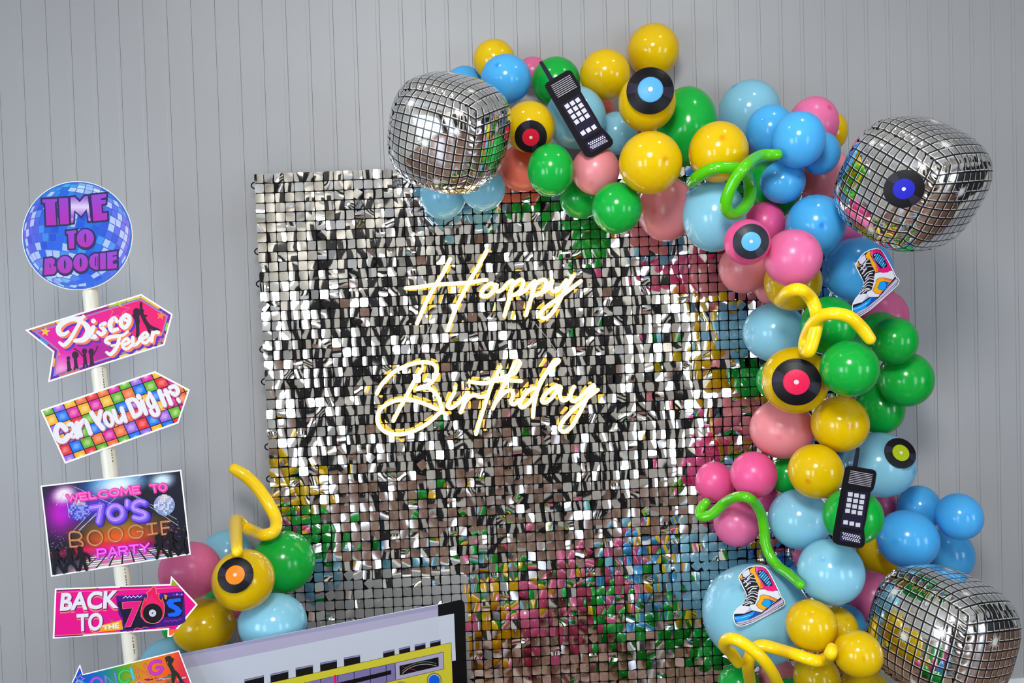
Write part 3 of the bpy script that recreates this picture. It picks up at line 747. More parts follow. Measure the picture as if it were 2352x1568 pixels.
# ------------------------------------------------------------------ record cut-outs, bent over the balloons they sit on
M_CARD = mat('black_card', (.010, .010, .012), .5, spec=.15)
BLACK, SHEEN = (17, 16, 22), (44, 40, 58)
def record(px, py, rp, col, label, ang=0.0, gloss=False, rball=None):
    d = ray(px, py); best = None
    for c, r in SPH:
        oc = CAM-c; b = oc.dot(d); h = b*b-(oc.dot(oc)-r*r)
        if h > 0:
            t = -b-math.sqrt(h)
            if best is None or t < best[0]: best = (t, c, r)
    t, c, r = best; hit = CAM+d*t; nrm = (hit-c).normalized()
    nrm = (nrm*.8-d*.35).normalized()
    ex = (RT-nrm*RT.dot(nrm)).normalized(); ey = nrm.cross(ex)
    if ey.dot(UP) < 0: ey = -ey
    R = rp/F*depth(hit); base = hit+nrm*.010
    def mp(x, y, h):                                          # x, y in units of the disc radius, y down
        q = x*x+y*y
        return base+ex*x*R-ey*y*R+nrm*(h-.28*q*R*R/r)
    t_ = thing('record_cutout', base, label, 'record cutout', 'vinyl record cutouts on the balloons')
    n = 48; V, Fc = [mp(0, 0, 0)], []
    for j, rr in enumerate((.35, .7, 1.0)):
        b = len(V); V += [mp(rr*math.cos(2*math.pi*k/n), rr*math.sin(2*math.pi*k/n), 0) for k in range(n)]
        for k in range(n):
            k2 = (k+1) % n
            Fc.append((0, b+k2, b+k) if j == 0 else (b-n+k, b-n+k2, b+k2, b+k))
    b = len(V); V += [mp(math.cos(2*math.pi*k/n), math.sin(2*math.pi*k/n), -.0025) for k in range(n)]
    Fc += [(b-n+k, b-n+(k+1) % n, b+(k+1) % n, b+k) for k in range(n)]
    obj('disc', V, Fc, M_CARD, t_)
    A = Art(mp)
    def ring(r0, r1, a0, a1, c_, m=24, hh=3):
        P, Fq = [], []
        for j in range(hh+1):
            for k in range(m+1):
                a = a0+(a1-a0)*k/m; q = r0+(r1-r0)*j/hh; P.append((q*math.cos(a), q*math.sin(a)))
        for j in range(hh):
            for k in range(m): Fq.append((j*(m+1)+k, j*(m+1)+k+1, (j+1)*(m+1)+k+1, (j+1)*(m+1)+k))
        A.mesh(P, Fq, c_)
    ring(.5, 1.0, 0, 2*math.pi, BLACK if not gloss else (42, 45, 54), 64)
    for k in range(5): ring(.60+.08*k, .606+.08*k, 0, 2*math.pi, (26, 25, 32) if not gloss else (54, 58, 68), 64, 1)
    for a in (ang, ang+math.pi): ring(.54, .97, a-.30, a+.26, SHEEN if not gloss else (60, 63, 72), 12)
    A.build('vinyl_print', t_)
    ring(.09, .535, 0, 2*math.pi, col, 48); lo = A.build('centre_label', t_); lo['label'] = 'coloured centre label'
    ring(.0, .10, 0, 2*math.pi, (226, 224, 228), 20); A.build('centre_hole', t_)
record(1219, 313.5, 37.3, (214, 26, 52), 'record cutout with red centre on the yellow balloon beside the upper left foil ball', 1.2)
record(1493.6, 207, 54.2, (92, 178, 232), 'large record cutout with sky blue centre on the top yellow balloon', .15)
record(2076.5, 433.5, 43.2, (32, 34, 196), 'record cutout with dark blue centre stuck on the upper right foil ball', .8)
record(1724.6, 554.5, 40.5, (98, 186, 234), 'record cutout with pale blue centre on a hot pink balloon', .9, gloss=True)
record(1829, 877, 54.2, (240, 30, 84), 'largest red-centred record cutout on the yellow balloon at mid garland', .3)
record(2066.5, 1041, 35.6, (172, 190, 20), 'small record cutout with olive green centre on the pale blue balloon', .35)
record(541.3, 1320.6, 39.8, (250, 140, 14), 'record cutout with orange centre on the left cluster', .2)

# ------------------------------------------------------------------ brick phone cut-outs
P2 = crop(1900, 1020, 6.27); P1 = crop(1240, 130, 6.533)
aff1 = affine([(255, 340), (72, 1380), (710, 400)], [(75, 458), (688, 1500), (466, 208)])
def flat_in_front(pts, extra=.010):
    """a plane leaning on the balloons behind the outline: found from how far those balloons reach."""
    S_ = []
    for px, py in pts:
        y = front_y(px, py)
        if y is not None: S_.append((px, py, at(px, py, y)))
    A = np.array([[p.x, p.z, 1] for _, _, p in S_]); b = np.array([p.y for _, _, p in S_])
    s = np.linalg.lstsq(A, b, rcond=None)[0]*np.array([.22, .22, 1]); 
    N = Vector((s[0], -1, s[1])).normalized()
    m = max((p-Vector((0, 0, 0))).dot(N) for _, _, p in S_)
    return N*(m+extra), N
def phone(cv, label):
    body = [(255,345),(268,322),(310,308),(430,325),(655,362),(695,383),(712,420),(690,570),(665,650),(628,692),(600,850),(560,1090),(530,1215),(545,1370),(540,1445),(510,1485),(460,1500),(300,1475),(150,1445),(95,1415),(70,1370),(80,1290),(165,820)]
    body = [cv(*p) for p in body]; ant = [cv(*p) for p in [(362,330),(388,200),(415,60),(428,45),(455,48),(470,65),(455,190),(432,335)]]
    core = [p for p in body]+[cv(400, 800), cv(330, 1200), cv(450, 500)]
    O, N = flat_in_front(core); mp = plane_map(O, N)
    c = mp(*cv(390, 900), 0)
    t = thing('phone_cutout', c, label, 'phone cutout', 'brick phone cutouts on the garland')
    board('handset', body, mp, .004, M_CARD, t); board('antenna', ant, mp, .004, M_CARD, t)
    A = Art(mp)
    A.poly(inset(body, 1.6), (20, 18, 24)); A.poly([cv(*p) for p in [(378,300),(420,75),(455,75),(420,305)]], (40, 34, 62))
    A.build('casing_print', t)
    for k in range(8):
        f = k/7; a = (337-29*f, 382+171*f); b = (653-29*f, 437+172*f)
        A.stroke([cv(*a), cv(*b)], 1.5, (196, 190, 204))
    A.build('earpiece_grille', t)
    A.poly([cv(*p) for p in [(283,655),(590,700),(540,1000),(500,1235),(190,1190),(240,900)]], (36, 32, 58))
    for r in range(4):
        for q in range(3):
            x, y = 335+88.5*q-13*r, 720+16*q+79.3*r
            A.poly([cv(x-31-3, y-31+0), cv(x+33, y-27), cv(x+29, y+33), cv(x-37, y+27)], (226, 226, 236))
    for q in range(3):
        x, y = 267+88.5*q, 1123+18*q
        A.poly([cv(x-34, y-31), cv(x+33, y-27), cv(x+29, y+33), cv(x-37, y+27)], (230, 230, 240))
    A.build('keypad', t)
    A.poly([cv(*p) for p in [(205,1248),(480,1292),(500,1310),(484,1420),(465,1432),(195,1390),(178,1372),(190,1262)]], (44, 36, 78))
    for r in range(4):
        for q in range(8):
            x, y = 230+32.4*q-(6 if r % 2 else 0)*0+(0, 12, -8, 4)[r], 1276+7.2*q+27*r
            A.disc(*cv(x, y), 1.75, 1.75, (240, 240, 246), 10)
    A.build('mouthpiece_grille', t)
phone(P2, 'upright black brick phone cutout low on the garland')
phone(lambda x, y: P1(*aff1(x, y)), 'tilted black brick phone cutout at the top of the arch')

# ------------------------------------------------------------------ high-top sneaker cut-outs
S2 = crop(1680, 1290, 9.8); S1 = crop(1940, 560, 8.714)
aff2 = affine([(50, 1200), (1190, 900), (600, 85)], [(155, 1252), (1080, 735), (570, 98)])
def sneaker(cv, label):
    Q = lambda L: [cv(*p) for p in L]
    out = Q([(42,1200),(60,1130),(130,1040),(230,965),(300,860),(338,785),(325,700),(240,540),(165,380),(165,310),(225,240),(290,175),(390,112),(530,82),(680,85),(780,130),(850,215),(960,420),(1050,600),(1130,790),(1200,870),(1212,920),(1180,985),(1000,1095),(780,1215),(480,1372),(250,1450),(140,1445),(80,1390),(42,1290)])
    O, N = flat_in_front([p for p in out[::3]]+Q([(500,700),(300,1200),(800,400),(700,900),(500,1000)])); mp = plane_map(O, N)
    t = thing('sneaker_cutout', mp(*cv(600, 800), 0), label, 'sneaker cutout', 'high-top sneaker cutouts on the garland')
    board('card', out, mp, .003, M_FOAM, t)
    A = Art(mp); K = (22, 18, 44)
    A.poly(inset(out, 1.8), K)
    A.poly(Q([(62,1165),(100,1085),(240,985),(410,1000),(560,625),(720,615),(900,655),(1040,645),(1105,800),(900,960),(680,1135),(480,1090),(300,1160)]), (232, 232, 244))
    A.poly(Q([(480,1095),(420,1030),(420,985),(380,1080),(300,1150)]), (196, 188, 220))
    A.poly(Q([(240,262),(300,200),(390,160),(425,280),(330,345),(268,335)]), (222, 216, 240))
    A.poly(Q([(410,175),(470,130),(535,115),(525,200),(580,310),(650,430),(715,600),(600,602),(560,440),(480,270),(425,250)]), (252, 176, 10))
    A.poly(Q([(640,430),(700,520),(715,600),(650,600)]), (238, 120, 30))
    A.poly(Q([(178,325),(225,285),(252,350),(205,385)]), (250, 170, 12)); A.poly(Q([(210,425),(240,440),(330,650),(300,600)]), (236, 150, 20))
    A.poly(Q([(545,120),(640,102),(740,132),(815,215),(930,420),(1040,620),(940,665),(800,648),(725,600),(640,400),(540,200)]), (238, 8, 116))
    A.poly(Q([(545,130),(590,112),(590,200),(640,360),(730,560),(640,400),(540,200)]), (226, 92, 170))
    A.build('upper_print', t)
    A.poly(Q([(592,205),(650,185),(725,190),(805,260),(930,495),(915,548),(765,545),(660,405),(582,255)]), (10, 16, 70))
    A.build('mesh_window', t)
    win = [(592,205),(650,185),(725,190),(805,260),(930,495),(915,548),(765,545),(660,405),(582,255)]
    def inside(x, y):
        c = False
        for i in range(len(win)):
            (x1, y1), (x2, y2) = win[i], win[i-1]
            if (y1 > y) != (y2 > y) and x < (x2-x1)*(y-y1)/(y2-y1)+x1: c = not c
        return c
    for a in range(-2, 9):
        for b in range(-6, 9):
            x, y = 640+66*a+36*b*0+ (33 if b % 2 else 0), 228+37*b
            if all(inside(x+dx, y+dy) for dx, dy in ((22, 0), (-22, 0), (0, 22), (0, -22))):
                A.poly(Q([(x-26, y+8), (x+6, y-26), (x+28, y-8), (x-4, y+26)]), (60, 180, 246) if (a+b) % 3 else (120, 208, 250))
    A.build('mesh_window_diamonds', t)
    A.poly(Q([(645,765),(680,740),(720,735),(850,762),(1050,850),(990,905),(840,835),(735,835),(722,880),(675,935),(705,975),(812,1032),(740,1095),(620,1045),(557,972),(600,890),(640,840)]), (253, 176, 8))
    A.poly(Q([(850,765),(1045,850),(1010,885),(840,800)]), (246, 122, 70)); A.poly(Q([(740,1040),(812,1032),(745,1092)]), (246, 128, 66))
    A.poly(Q([(730,840),(840,838),(965,890),(822,1030),(690,970),(685,930),(722,885)]), (8, 164, 250)); A.poly(Q([(850,842),(968,892),(870,985),(885,920)]), (8, 92, 190))
    A.outline(Q([(645,765),(720,735),(850,762),(1050,850),(990,905),(840,835),(735,835),(722,880),(675,935),(705,975),(812,1032),(740,1095),(620,1045),(557,972),(600,890),(640,840)]), .9, K)
    A.build('side_panel_print', t)
    A.poly(Q([(58,1235),(250,1205),(420,1150),(505,1108),(660,1160),(400,1292),(230,1345),(120,1350),(78,1300)]), (6, 160, 248))
    A.poly(Q([(520,1120),(655,1160),(420,1280),(370,1270),(480,1200)]), (10, 78, 180)); A.stroke(Q([(70,1270),(240,1255),(420,1200)]), 1.0, (210, 234, 252)); 
    A.stroke(Q([(62,1195),(250,1180),(470,1095)]), .9, K)
    A.build('toe_print', t)
    A.poly(Q([(92,1365),(130,1362),(400,1300),(690,1160),(900,990),(1130,835),(1172,885),(1168,945),(1000,1060),(780,1188),(480,1340),(250,1412),(150,1412)]), (204, 192, 224))
    A.stroke(Q([(100,1388),(260,1376),(460,1310),(760,1170),(960,1040),(1168,915)]), 1.0, K, 4); A.stroke(Q([(740,1110),(900,1010),(1120,850)]), .8, K, 3); A.stroke(Q([(140,1410),(260,1400),(480,1325),(760,1185)]), .8, (240, 236, 248), 3)
    A.build('sole_print', t)
    A.poly(Q([(210,400),(330,350),(430,270),(505,290),(560,440),(630,570),(600,700),(590,800),(530,950),(400,965),(240,965),(340,800),(345,730),(290,590)]), (16, 14, 20))
    L = [((225,390),(300,365),(330,350)), ((360,370),(440,300),(480,290)), ((275,470),(360,400),(420,360),(530,380)), ((330,540),(430,440),(590,460)), ((350,620),(450,560),(600,545)), ((390,690),(480,600),(560,600)),
         ((420,680),(520,660),(590,690)), ((345,770),(470,700),(585,740)), ((330,840),(450,770),(580,815)), ((300,900),(430,830),(545,880)), ((250,945),(400,895),(490,925)), ((300,975),(400,930),(460,930)),
         ((280,480),(330,440),(400,400)), ((310,555),(370,500),(430,480)), ((290,410),(330,450),(360,480)), ((420,470),(370,520),(330,560))]
    for i, s_ in enumerate(L): A.stroke(Q(s_), 1.9, (236, 232, 242) if i % 3 else (188, 180, 200), 4)
    A.build('lace_print', t)
sneaker(S2, 'sneaker cutout on the huge pale blue balloon at the bottom')
sneaker(lambda x, y: S1(*aff2(x, y)), 'sneaker cutout on the big blue balloon beside the upper right foil ball')
# ------------------------------------------------------------------ neon lettering on clear acrylic
NE = crop(840, 540, 3.1367)
M_CORE = mat('warm_neon_core', (1, .9, .6), .4, emit=(1, .86, .50), estr=7.0)
M_JACK = mat('amber_neon_jacket', (.9, .6, .1), .4, emit=(1, .52, .045), estr=1.25)
M_CORD = mat('black_cord', (.01, .01, .01), .5)
def acrylic():
    m = bpy.data.materials.new('clear_acrylic'); m.use_nodes = True; n, l = nodes(m)
    n.remove(n['Principled BSDF']); t = n.new('ShaderNodeBsdfTransparent'); g = n.new('ShaderNodeBsdfGlossy'); g.inputs['Roughness'].default_value = .03
    t.inputs['Color'].default_value = (.96, .96, .96, 1)
    f = n.new('ShaderNodeFresnel'); f.inputs['IOR'].default_value = 1.49; x = n.new('ShaderNodeMixShader')
    k = n.new('ShaderNodeMath'); k.operation = 'MULTIPLY'; k.inputs[1].default_value = .07; l.new(f.outputs[0], k.inputs[0]); l.new(k.outputs[0], x.inputs[0]); l.new(t.outputs[0], x.inputs[1]); l.new(g.outputs[0], x.inputs[2]); l.new(x.outputs[0], n['Material Output'].inputs['Surface'])
    MATS['clear_acrylic'] = m; return m
M_ACR = acrylic()
NO = bp(.5, .5, .052)                                         # plane of the tubes
nmap = plane_map(NO, EN)
HAPPY = {'H': [[(608,172),(560,270),(500,365),(440,475),(370,635)], [(872,108),(825,200),(760,310),(695,435),(640,550),(590,685)], [(290,382),(400,371),(500,356),(640,349),(760,340),(820,328),(870,322)]],
 'a': [[(940,372),(905,348),(868,368),(836,412),(842,440),(882,434),(920,400),(945,352),(936,388),(950,405),(985,390),(1022,345)]],
 'p1': [[(1022,345),(1058,328),(1045,400),(1028,480),(1000,578)], [(1042,400),(1075,345),(1122,320),(1136,350),(1112,400),(1070,430),(1038,425)]],
 'p2': [[(1105,425),(1150,398),(1185,360),(1222,332),(1205,410),(1180,490),(1155,575)], [(1198,395),(1240,338),(1288,320),(1300,352),(1276,400),(1232,430),(1195,425)]],
 'y': [[(1262,420),(1310,385),(1345,322),(1334,380),(1358,405),(1402,380),(1445,325)], [(1496,292),(1440,382),(1392,480),(1342,560),(1296,598),(1260,586),(1268,548),(1312,508),(1382,458),(1462,398),(1550,330)]]}
BIRTH = {'B': [[(80,1140),(118,1072),(200,988),(300,938),(400,915),(482,925),(510,970),(490,1040),(440,1082),(362,1108),(440,1098),(495,1128),(530,1185),(548,1262),(520,1290),(440,1360),(340,1412),(240,1434),(150,1420),(96,1370),(86,1300),(120,1240),(190,1200),(245,1186)],
               [(400,970),(350,1052),(288,1168),(240,1255),(200,1335)], [(270,1180),(330,1186),(420,1212),(512,1252)], [(540,1266),(580,1290)]],
 'i': [[(638,1132),(605,1190),(590,1230),(620,1242),(680,1196),(735,1135)], [(643,1096),(645,1102)]],
 'r': [[(735,1135),(715,1200),(685,1275)], [(705,1215),(750,1164),(790,1152),(825,1164),(865,1158)]],
 't': [[(970,950),(940,1010),(906,1078),(880,1155),(840,1280),(795,1430)], [(750,1055),(850,1066),(920,1050),(1000,1044),(1120,1050)]],
 'h': [[(905,1045),(1060,1000),(1095,955),(1112,922),(1094,904),(1070,930),(1036,1005),(990,1092),(950,1172),(915,1248)], [(945,1192),(1000,1132),(1048,1118),(1062,1150),(1046,1200),(1068,1216),(1115,1186)]],
 'd': [[(1235,1104),(1190,1108),(1140,1158),(1110,1214),(1128,1240),(1180,1202),(1240,1116)], [(1240,1112),(1268,1040),(1310,985),(1368,930),(1392,905),(1376,898),(1340,932),(1290,1012),(1240,1112),(1216,1205),(1205,1308)]],
 'a': [[(1400,1090),(1366,1090),(1310,1130),(1270,1186),(1290,1206),(1340,1172),(1402,1092),(1398,1150),(1420,1190),(1462,1168),(1500,1092)]],
 'y': [[(1500,1092),(1476,1150),(1490,1195),(1540,1172),(1600,1112),(1642,1080)], [(1642,1084),(1590,1182),(1540,1282),(1482,1380),(1430,1416),(1398,1390),(1420,1340),(1490,1262),(1570,1192),(1672,1114)]]}
def hull_plate(strokes, off):
    """outline of the acrylic: the lettering's upper and lower edge in slanted columns, moved out."""
    P = [p for s in strokes for st in s for p in catmull([(a, b, 0) for a, b in st], 6)]
    x0, x1 = min(p.x for p in P)-off, max(p.x for p in P)+off; n = 46; top, bot = [], []
    for k in range(n+1):
        x = x0+(x1-x0)*k/n; ys = []
        for p in P:
            dx = abs(p.x-x)
            if dx <= off: e = math.sqrt(off*off-dx*dx); ys += [p.y-e, p.y+e]
        if ys: top.append((x, min(ys))); bot.append((x, max(ys)))
    sm = lambda L: [(L[i][0], (L[max(0, i-1)][1]+L[i][1]*2+L[min(len(L)-1, i+1)][1])/4) for i in range(len(L))]
    return sm(sm(top))+sm(sm(bot))[::-1]
def neon(word, letters, label, loc_px):
    t = thing('neon_sign', nmap(*NE(*loc_px), 0), label, 'neon sign', 'neon lettering on the sequin screen')
    outl = hull_plate(letters.values(), 44)
    board('acrylic_backing', [NE(*p) for p in outl], lambda px, py, h: nmap(px, py, h-.012), .004, M_ACR, t)
    ed = [nmap(*NE(*p), -.0118) for p in outl]; ed.append(ed[0])
    for ch, sts in letters.items():
        core, jack = [], []
        for st in sts:
            C2 = catmull([(a, b, 0) for a, b in st], 8)
            core.append(tube([nmap(*NE(p.x, p.y), 0) for p in C2], .0056, 10)); jack.append(tube([nmap(*NE(p.x, p.y), -.0048) for p in C2], .0073, 10))
        o = obj('neon_letter', *merge(jack), M_JACK, t, smooth=True); obj('glowing_tube', *merge(core), M_CORE, o, smooth=True)
    return t
nh = neon('Happy', HAPPY, 'glowing warm white neon script reading Happy', (900, 380))
nb_ = neon('Birthday', BIRTH, 'glowing warm white neon script reading Birthday', (860, 1150))
def wire(pts, parent, rad, m, name):
    obj(name, *tube([nmap(*NE(*p), h) for *p, h in pts], rad, 6, caps='flat'), m, parent)
wire([(1060,100,-.03),(1010,195,-.012),(960,280,-.01),(925,330,-.012)], nh, .0017, M_CORD, 'power_cord')
M_LINE = mat('clear_hanging_line', (.55, .55, .55), .2)
wire([(470,640,-.012),(430,730,-.01),(388,830,-.012)], nb_, .0007, M_LINE, 'hanging_line')
wire([(1225,640,-.012),(1300,730,-.01),(1392,860,-.012)], nb_, .0007, M_LINE, 'hanging_line')
M_STUD = mat('chrome_stud', (.6, .5, .3), .2, metal=1)
for par, pts in ((nh, [(1622,340),(700,620),(320,640)]), (nb_, [(500,1385),(1385,1035)])):
    for p in pts:
        c = nmap(*NE(*p), -.012); obj('stud', *tube([c-EN*.012, c+EN*.004], .004, 10), M_STUD, par, smooth=True)
# ------------------------------------------------------------------ signpost
M_PVC = mat('cream_pvc_pipe', (.66, .63, .54), .32); bumpy(M_PVC, 40, .03)
M_BASE = mat('grey_concrete_base', (.28, .28, .28), .85)
PY = -.58
pa, pb_ = at(209, 690, PY), at(299.5, 1490, PY)
pdir = (pb_-pa).normalized(); pdown = pa+pdir*((.03-pa.z)/pdir.z); ptop = at(200, 590, PY)
post = thing('signpost', (pdown.x, pdown.y, 0), 'leaning cream pole carrying six printed disco party signs at the left', 'signpost')
PR = 16.8/F*depth(pa)
obj('pole', *tube([ptop, pa, pb_, pdown], PR, 28, caps='flat'), M_PVC, post, smooth=True)
obj('pole_base', *tube([Vector((pdown.x, pdown.y, 0)), Vector((pdown.x, pdown.y, .035))], [.034, .028], 40, caps='flat'), M_BASE, post)
mk = []
mr = random.Random(3)
for y0, y1 in ((845, 905), (1030, 1056), (1302, 1338), (1356, 1365), (1460, 1498)):
    y = y0
    while y < y1:
        f = (y-690)/800; p = pa+(pb_-pa)*f; q = p+RT*PR*.80-FWD*PR*.63
        mk.append(tube([q-pdir*.0012, q+pdir*mr.uniform(.0005, .003)], .0011, 6, caps='flat')); y += mr.uniform(4, 8)
obj('pole_marking', *merge(mk), M_CARD, post)
SY = PY-PR-.003
def sign_plane(px, py, yaw=0, dy=0):
    N = Vector((math.sin(math.radians(yaw)), -1, 0)).normalized(); return plane_map(at(px, py, SY+dy), N)
def mixc(a, b, t): t = max(0, min(1, t)); return tuple(a[i]*(1-t)+b[i]*t for i in range(3))
def shape_outline(A, pts, w, col): A.outline(pts, w, col)
# --- round disco ball sign: TIME TO BOOGIE
K1 = crop(30, 390, 5.2267)
mp = sign_plane(178, 541, -1.5); A = Art(mp)
cx, cy, rx, ry = 177.5, 541, 127, 125
circ = [(cx+rx*math.cos(2*math.pi*k/72), cy+ry*math.sin(2*math.pi*k/72)) for k in range(72)]
b = board('disco_ball_sign', circ, mp, .005, M_FOAM, post); b['label'] = 'round blue disco ball sign reading TIME TO BOOGIE'
A.disc(cx, cy, rx-1.5, ry-1.5, (60, 110, 200), 72)
dr = random.Random(9)
def ballcol(x, y):
    u, v = (x-cx)/rx, (y-cy)/ry
    c = mixc((38, 96, 226), (150, 120, 226), (u-.25)*1.4); c = mixc(c, (150, 100, 220), (-u-.6)*2.2)
    c = mixc(c, (60, 170, 232), (-v-.45)*1.8); c = mixc(c, (196, 206, 232), max(0, 1-math.hypot(u-.25, v+.85)/.45))
    c = mixc(c, (214, 220, 236), max(0, 1-math.hypot(u+.45, v-.78)/.42)); return mixc(c, (20, 140, 230), max(0, 1-math.hypot(u-.05, v-.1)/.5)*.8)
Rb = Matrix.Rotation(math.radians(14), 3, 'Y') @ Matrix.Rotation(math.radians(-20), 3, 'X')
for la in range(-80, 81, 9):
    nlon = max(6, int(42*math.cos(math.radians(la))))
    for k in range(nlon):
        quad = []
        for dla, dlo in ((-4.0, -.45), (-4.0, .45), (4.0, .45), (4.0, -.45)):
            lo = 2*math.pi*(k+dlo)/nlon; ll = math.radians(la+dla)
            p = Rb @ Vector((math.cos(ll)*math.sin(lo), -math.cos(ll)*math.cos(lo), math.sin(ll))); quad.append(p)
        if min(-p.y for p in quad) < .10: continue
        q2 = [(cx+p.x*(rx-2.5), cy-p.z*(ry-2.5)) for p in quad]
        c0 = ballcol(*q2[0]); j = dr.random()
        c1 = mixc(c0, (214, 224, 246), .75) if j < .22 else mixc(c0, (20, 50, 190), .35) if j < .42 else mixc(c0, (90, 200, 240), .4) if j < .5 else c0
        A.poly(q2, c1)
A.build('disco_ball_print', b)
NAVY, PU0, PU1 = (46, 38, 92), (138, 60, 196), (196, 40, 176)
def pur(y0, y1): return lambda x, y: mixc((150, 72, 206), (186, 40, 176), (y-y0)/(y1-y0))
T1 = [[(350,355),(530,345),(525,385),(502,388),(520,660),(400,668),(385,395),(352,395)], [(548,342),(660,335),(672,650),(566,655)],
      [(690,330),(735,322),(800,388),(860,315),(895,312),(932,612),(908,615),(882,470),(818,555),(735,485),(722,635),(697,638)],
      [(938,302),(1120,285),(1118,330),(1055,343),(1058,362),(1115,358),(1112,404),(1060,412),(1066,522),(1130,515),(1130,600),(965,616)]]
T2 = [[(640,735),(760,722),(755,760),(735,765),(735,940),(672,945),(660,770),(642,770)]]
T3 = [[(380,1066),(470,1055),(502,1080),(498,1125),(478,1142),(518,1165),(520,1215),(490,1250),(372,1262)],
      [(1025,1005),(980,1003),(930,1035),(910,1100),(930,1165),(985,1198),(1025,1195)], [(1043,1000),(1112,994),(1115,1190),(1046,1196)],
      [(1130,990),(1248,975),(1245,1018),(1195,1028),(1195,1042),(1245,1036),(1244,1080),(1198,1088),(1198,1130),(1248,1122),(1244,1180),(1132,1190)]]
OV = [((868,820),(102,110)), ((622,1138),(92,105)), ((812,1115),(88,105))]
for g in (T1, T2, T3):
    for p in g: A.outline([K1(*q) for q in p], 8, NAVY); A.poly([K1(q[0]+6, q[1]+14) for q in p], NAVY)
for (c0, r0) in OV: A.disc(*K1(c0[0]+3, c0[1]+8), (r0[0]+22)/5.2267, (r0[1]+24)/5.2267, NAVY)
for g in (T1, T2, T3):
    ys = [q[1] for p in g for q in p]; y0, y1 = K1(0, min(ys))[1], K1(0, max(ys))[1]
    for i, p in enumerate(g):
        if g is T1 and i == 2: A.fill([K1(*q) for q in p], lambda x, y: mixc((154, 84, 204), (226, 216, 240), 1-abs((y-475)/24)) if y < 499 else mixc((226, 216, 240), (170, 70, 200), (y-497)/14), 10, 14)
        else: A.fill([K1(*q) for q in p], pur(y0, y1), 4, 8)
for i, (c0, r0) in enumerate(OV):
    X, Y = K1(*c0); A.disc(X, Y, r0[0]/5.2267, r0[1]/5.2267, pur(Y-20, Y+20)); A.disc(X, Y-.5, 2.4, 11, NAVY, 16)
A.stroke([K1(440, 1130), K1(450, 1170)], 2.2, NAVY); A.stroke([K1(990, 1050), K1(988, 1150)], 2.4, NAVY); A.stroke([K1(1012, 1040), K1(1014, 1160)], 1.2, NAVY)
A.build('time_to_boogie_lettering', b)
# --- DISCO FEVER arrow
K2 = crop(40, 660, 5.2267)
oF = [K2(*p) for p in [(90,510),(1485,78),(1865,320),(1765,692),(368,1138),(425,775)]]
mp = sign_plane(230, 775, 1.5); A = Art(mp)
b = board('disco_fever_sign', oF, mp, .005, M_FOAM, post); b['label'] = 'magenta arrow sign reading Disco Fever'
A.poly(inset(oF, 3.6), (126, 28, 140))
i1 = inset(oF, 6.2)
def along(P, k, t0, t1, w, col):
    a, c = Vector(P[k]), Vector(P[(k+1) % len(P)]); A.stroke([tuple(a+(c-a)*t0), tuple(a+(c-a)*t1)], w, col)
for k, t0, t1, c in [(0,.02,.22,(214,120,80)),(0,.24,.32,(238,206,40)),(0,.33,.70,(170,20,110)),(0,.72,.86,(170,190,40)),(0,.88,.99,(214,200,60)),(1,.02,.3,(236,186,30)),(1,.34,.62,(240,170,40)),(1,.7,.95,(120,40,160)),(2,.3,.52,(140,206,60)),
        (2,.7,.95,(226,130,90)),(3,.02,.14,(228,130,90)),(3,.15,.38,(240,206,110)),(3,.75,.93,(214,110,110)),(3,.94,.99,(70,40,180)),(4,.1,.3,(70,40,190)),(4,.45,.7,(240,170,80)),(5,.05,.25,(160,30,130)),(5,.35,.6,(50,150,236)),(5,.7,.9,(110,60,180))]: along(i1, k, t0, t1, 4.6, c)
A.poly(inset(oF, 9.4), (138, 130, 208)); A.poly(inset(oF, 12.4), (240, 96, 104))
def mag(x, y):
    X, Y = (x-40)*5.2267, (y-660)*5.2267
    c = mixc((228, 0, 160), (240, 0, 110), (X-700)/700); c = mixc(c, (176, 10, 150), 1-math.hypot((X-950)/420, (Y-700)/170)); c = mixc(c, (128, 30, 150), (Y-560-(1-X/1500)*260)/420*(X > 900))
    return mixc(c, (240, 170, 214), 1-math.hypot((X-520)/300, (Y-980)/230))
A.fill(inset(oF, 13.4), mag, 22, 14); A.build('disco_fever_print', b)
def star(cx, cy, r, rot, col, ratio=.42, fill=True, w=1.2):
    pts = [K2(cx+(r if k % 2 == 0 else r*ratio)*math.sin(rot+math.pi*k/5), cy-(r if k % 2 == 0 else r*ratio)*math.cos(rot+math.pi*k/5)) for k in range(10)]
    A.poly(pts, col) if fill else A.outline(pts, w, col)
for q in ((335, 530, 62, .1, (250, 190, 40)), (1722, 338, 58, .2, (252, 130, 50)), (500, 800, 28, .3, (250, 120, 90)), (1205, 275, 150, .12, (246, 120, 90), .4, False, 1.4)):
    star(*q)
    if len(q) > 5: A.poly([K2(*p) for p in [(1165,215),(1190,180),(1240,180),(1240,235),(1205,205)]], (176, 206, 30))
    A.build('star_print', b)
PS = (44, 6, 40)
def fig(C, hx, hy, hr, limbs):
    A.disc(*C(hx, hy), hr, hr*1.1, PS, 18)
    for w, pts in limbs: A.stroke([C(*p) for p in pts], w*.72, PS, 3)
    A.build('dancer_silhouette', b)
fig(K2, 1430, 290, 8, [(16, [(1430,320),(1440,420)]), (11, [(1440,420),(1445,520),(1440,580)]), (9, [(1450,330),(1480,290),(1485,190)]), (13, [(1500,330),(1540,420)]), (12, [(1530,400),(1590,470),(1690,515)]), (11, [(1530,400),(1570,480),(1590,550)]), (6, [(1500,340),(1550,340)]), (10, [(1400,330),(1390,380)])])
A.disc(*K2(1490, 285), 5.5, 6.5, PS, 16); A.build('dancer_silhouette', b)
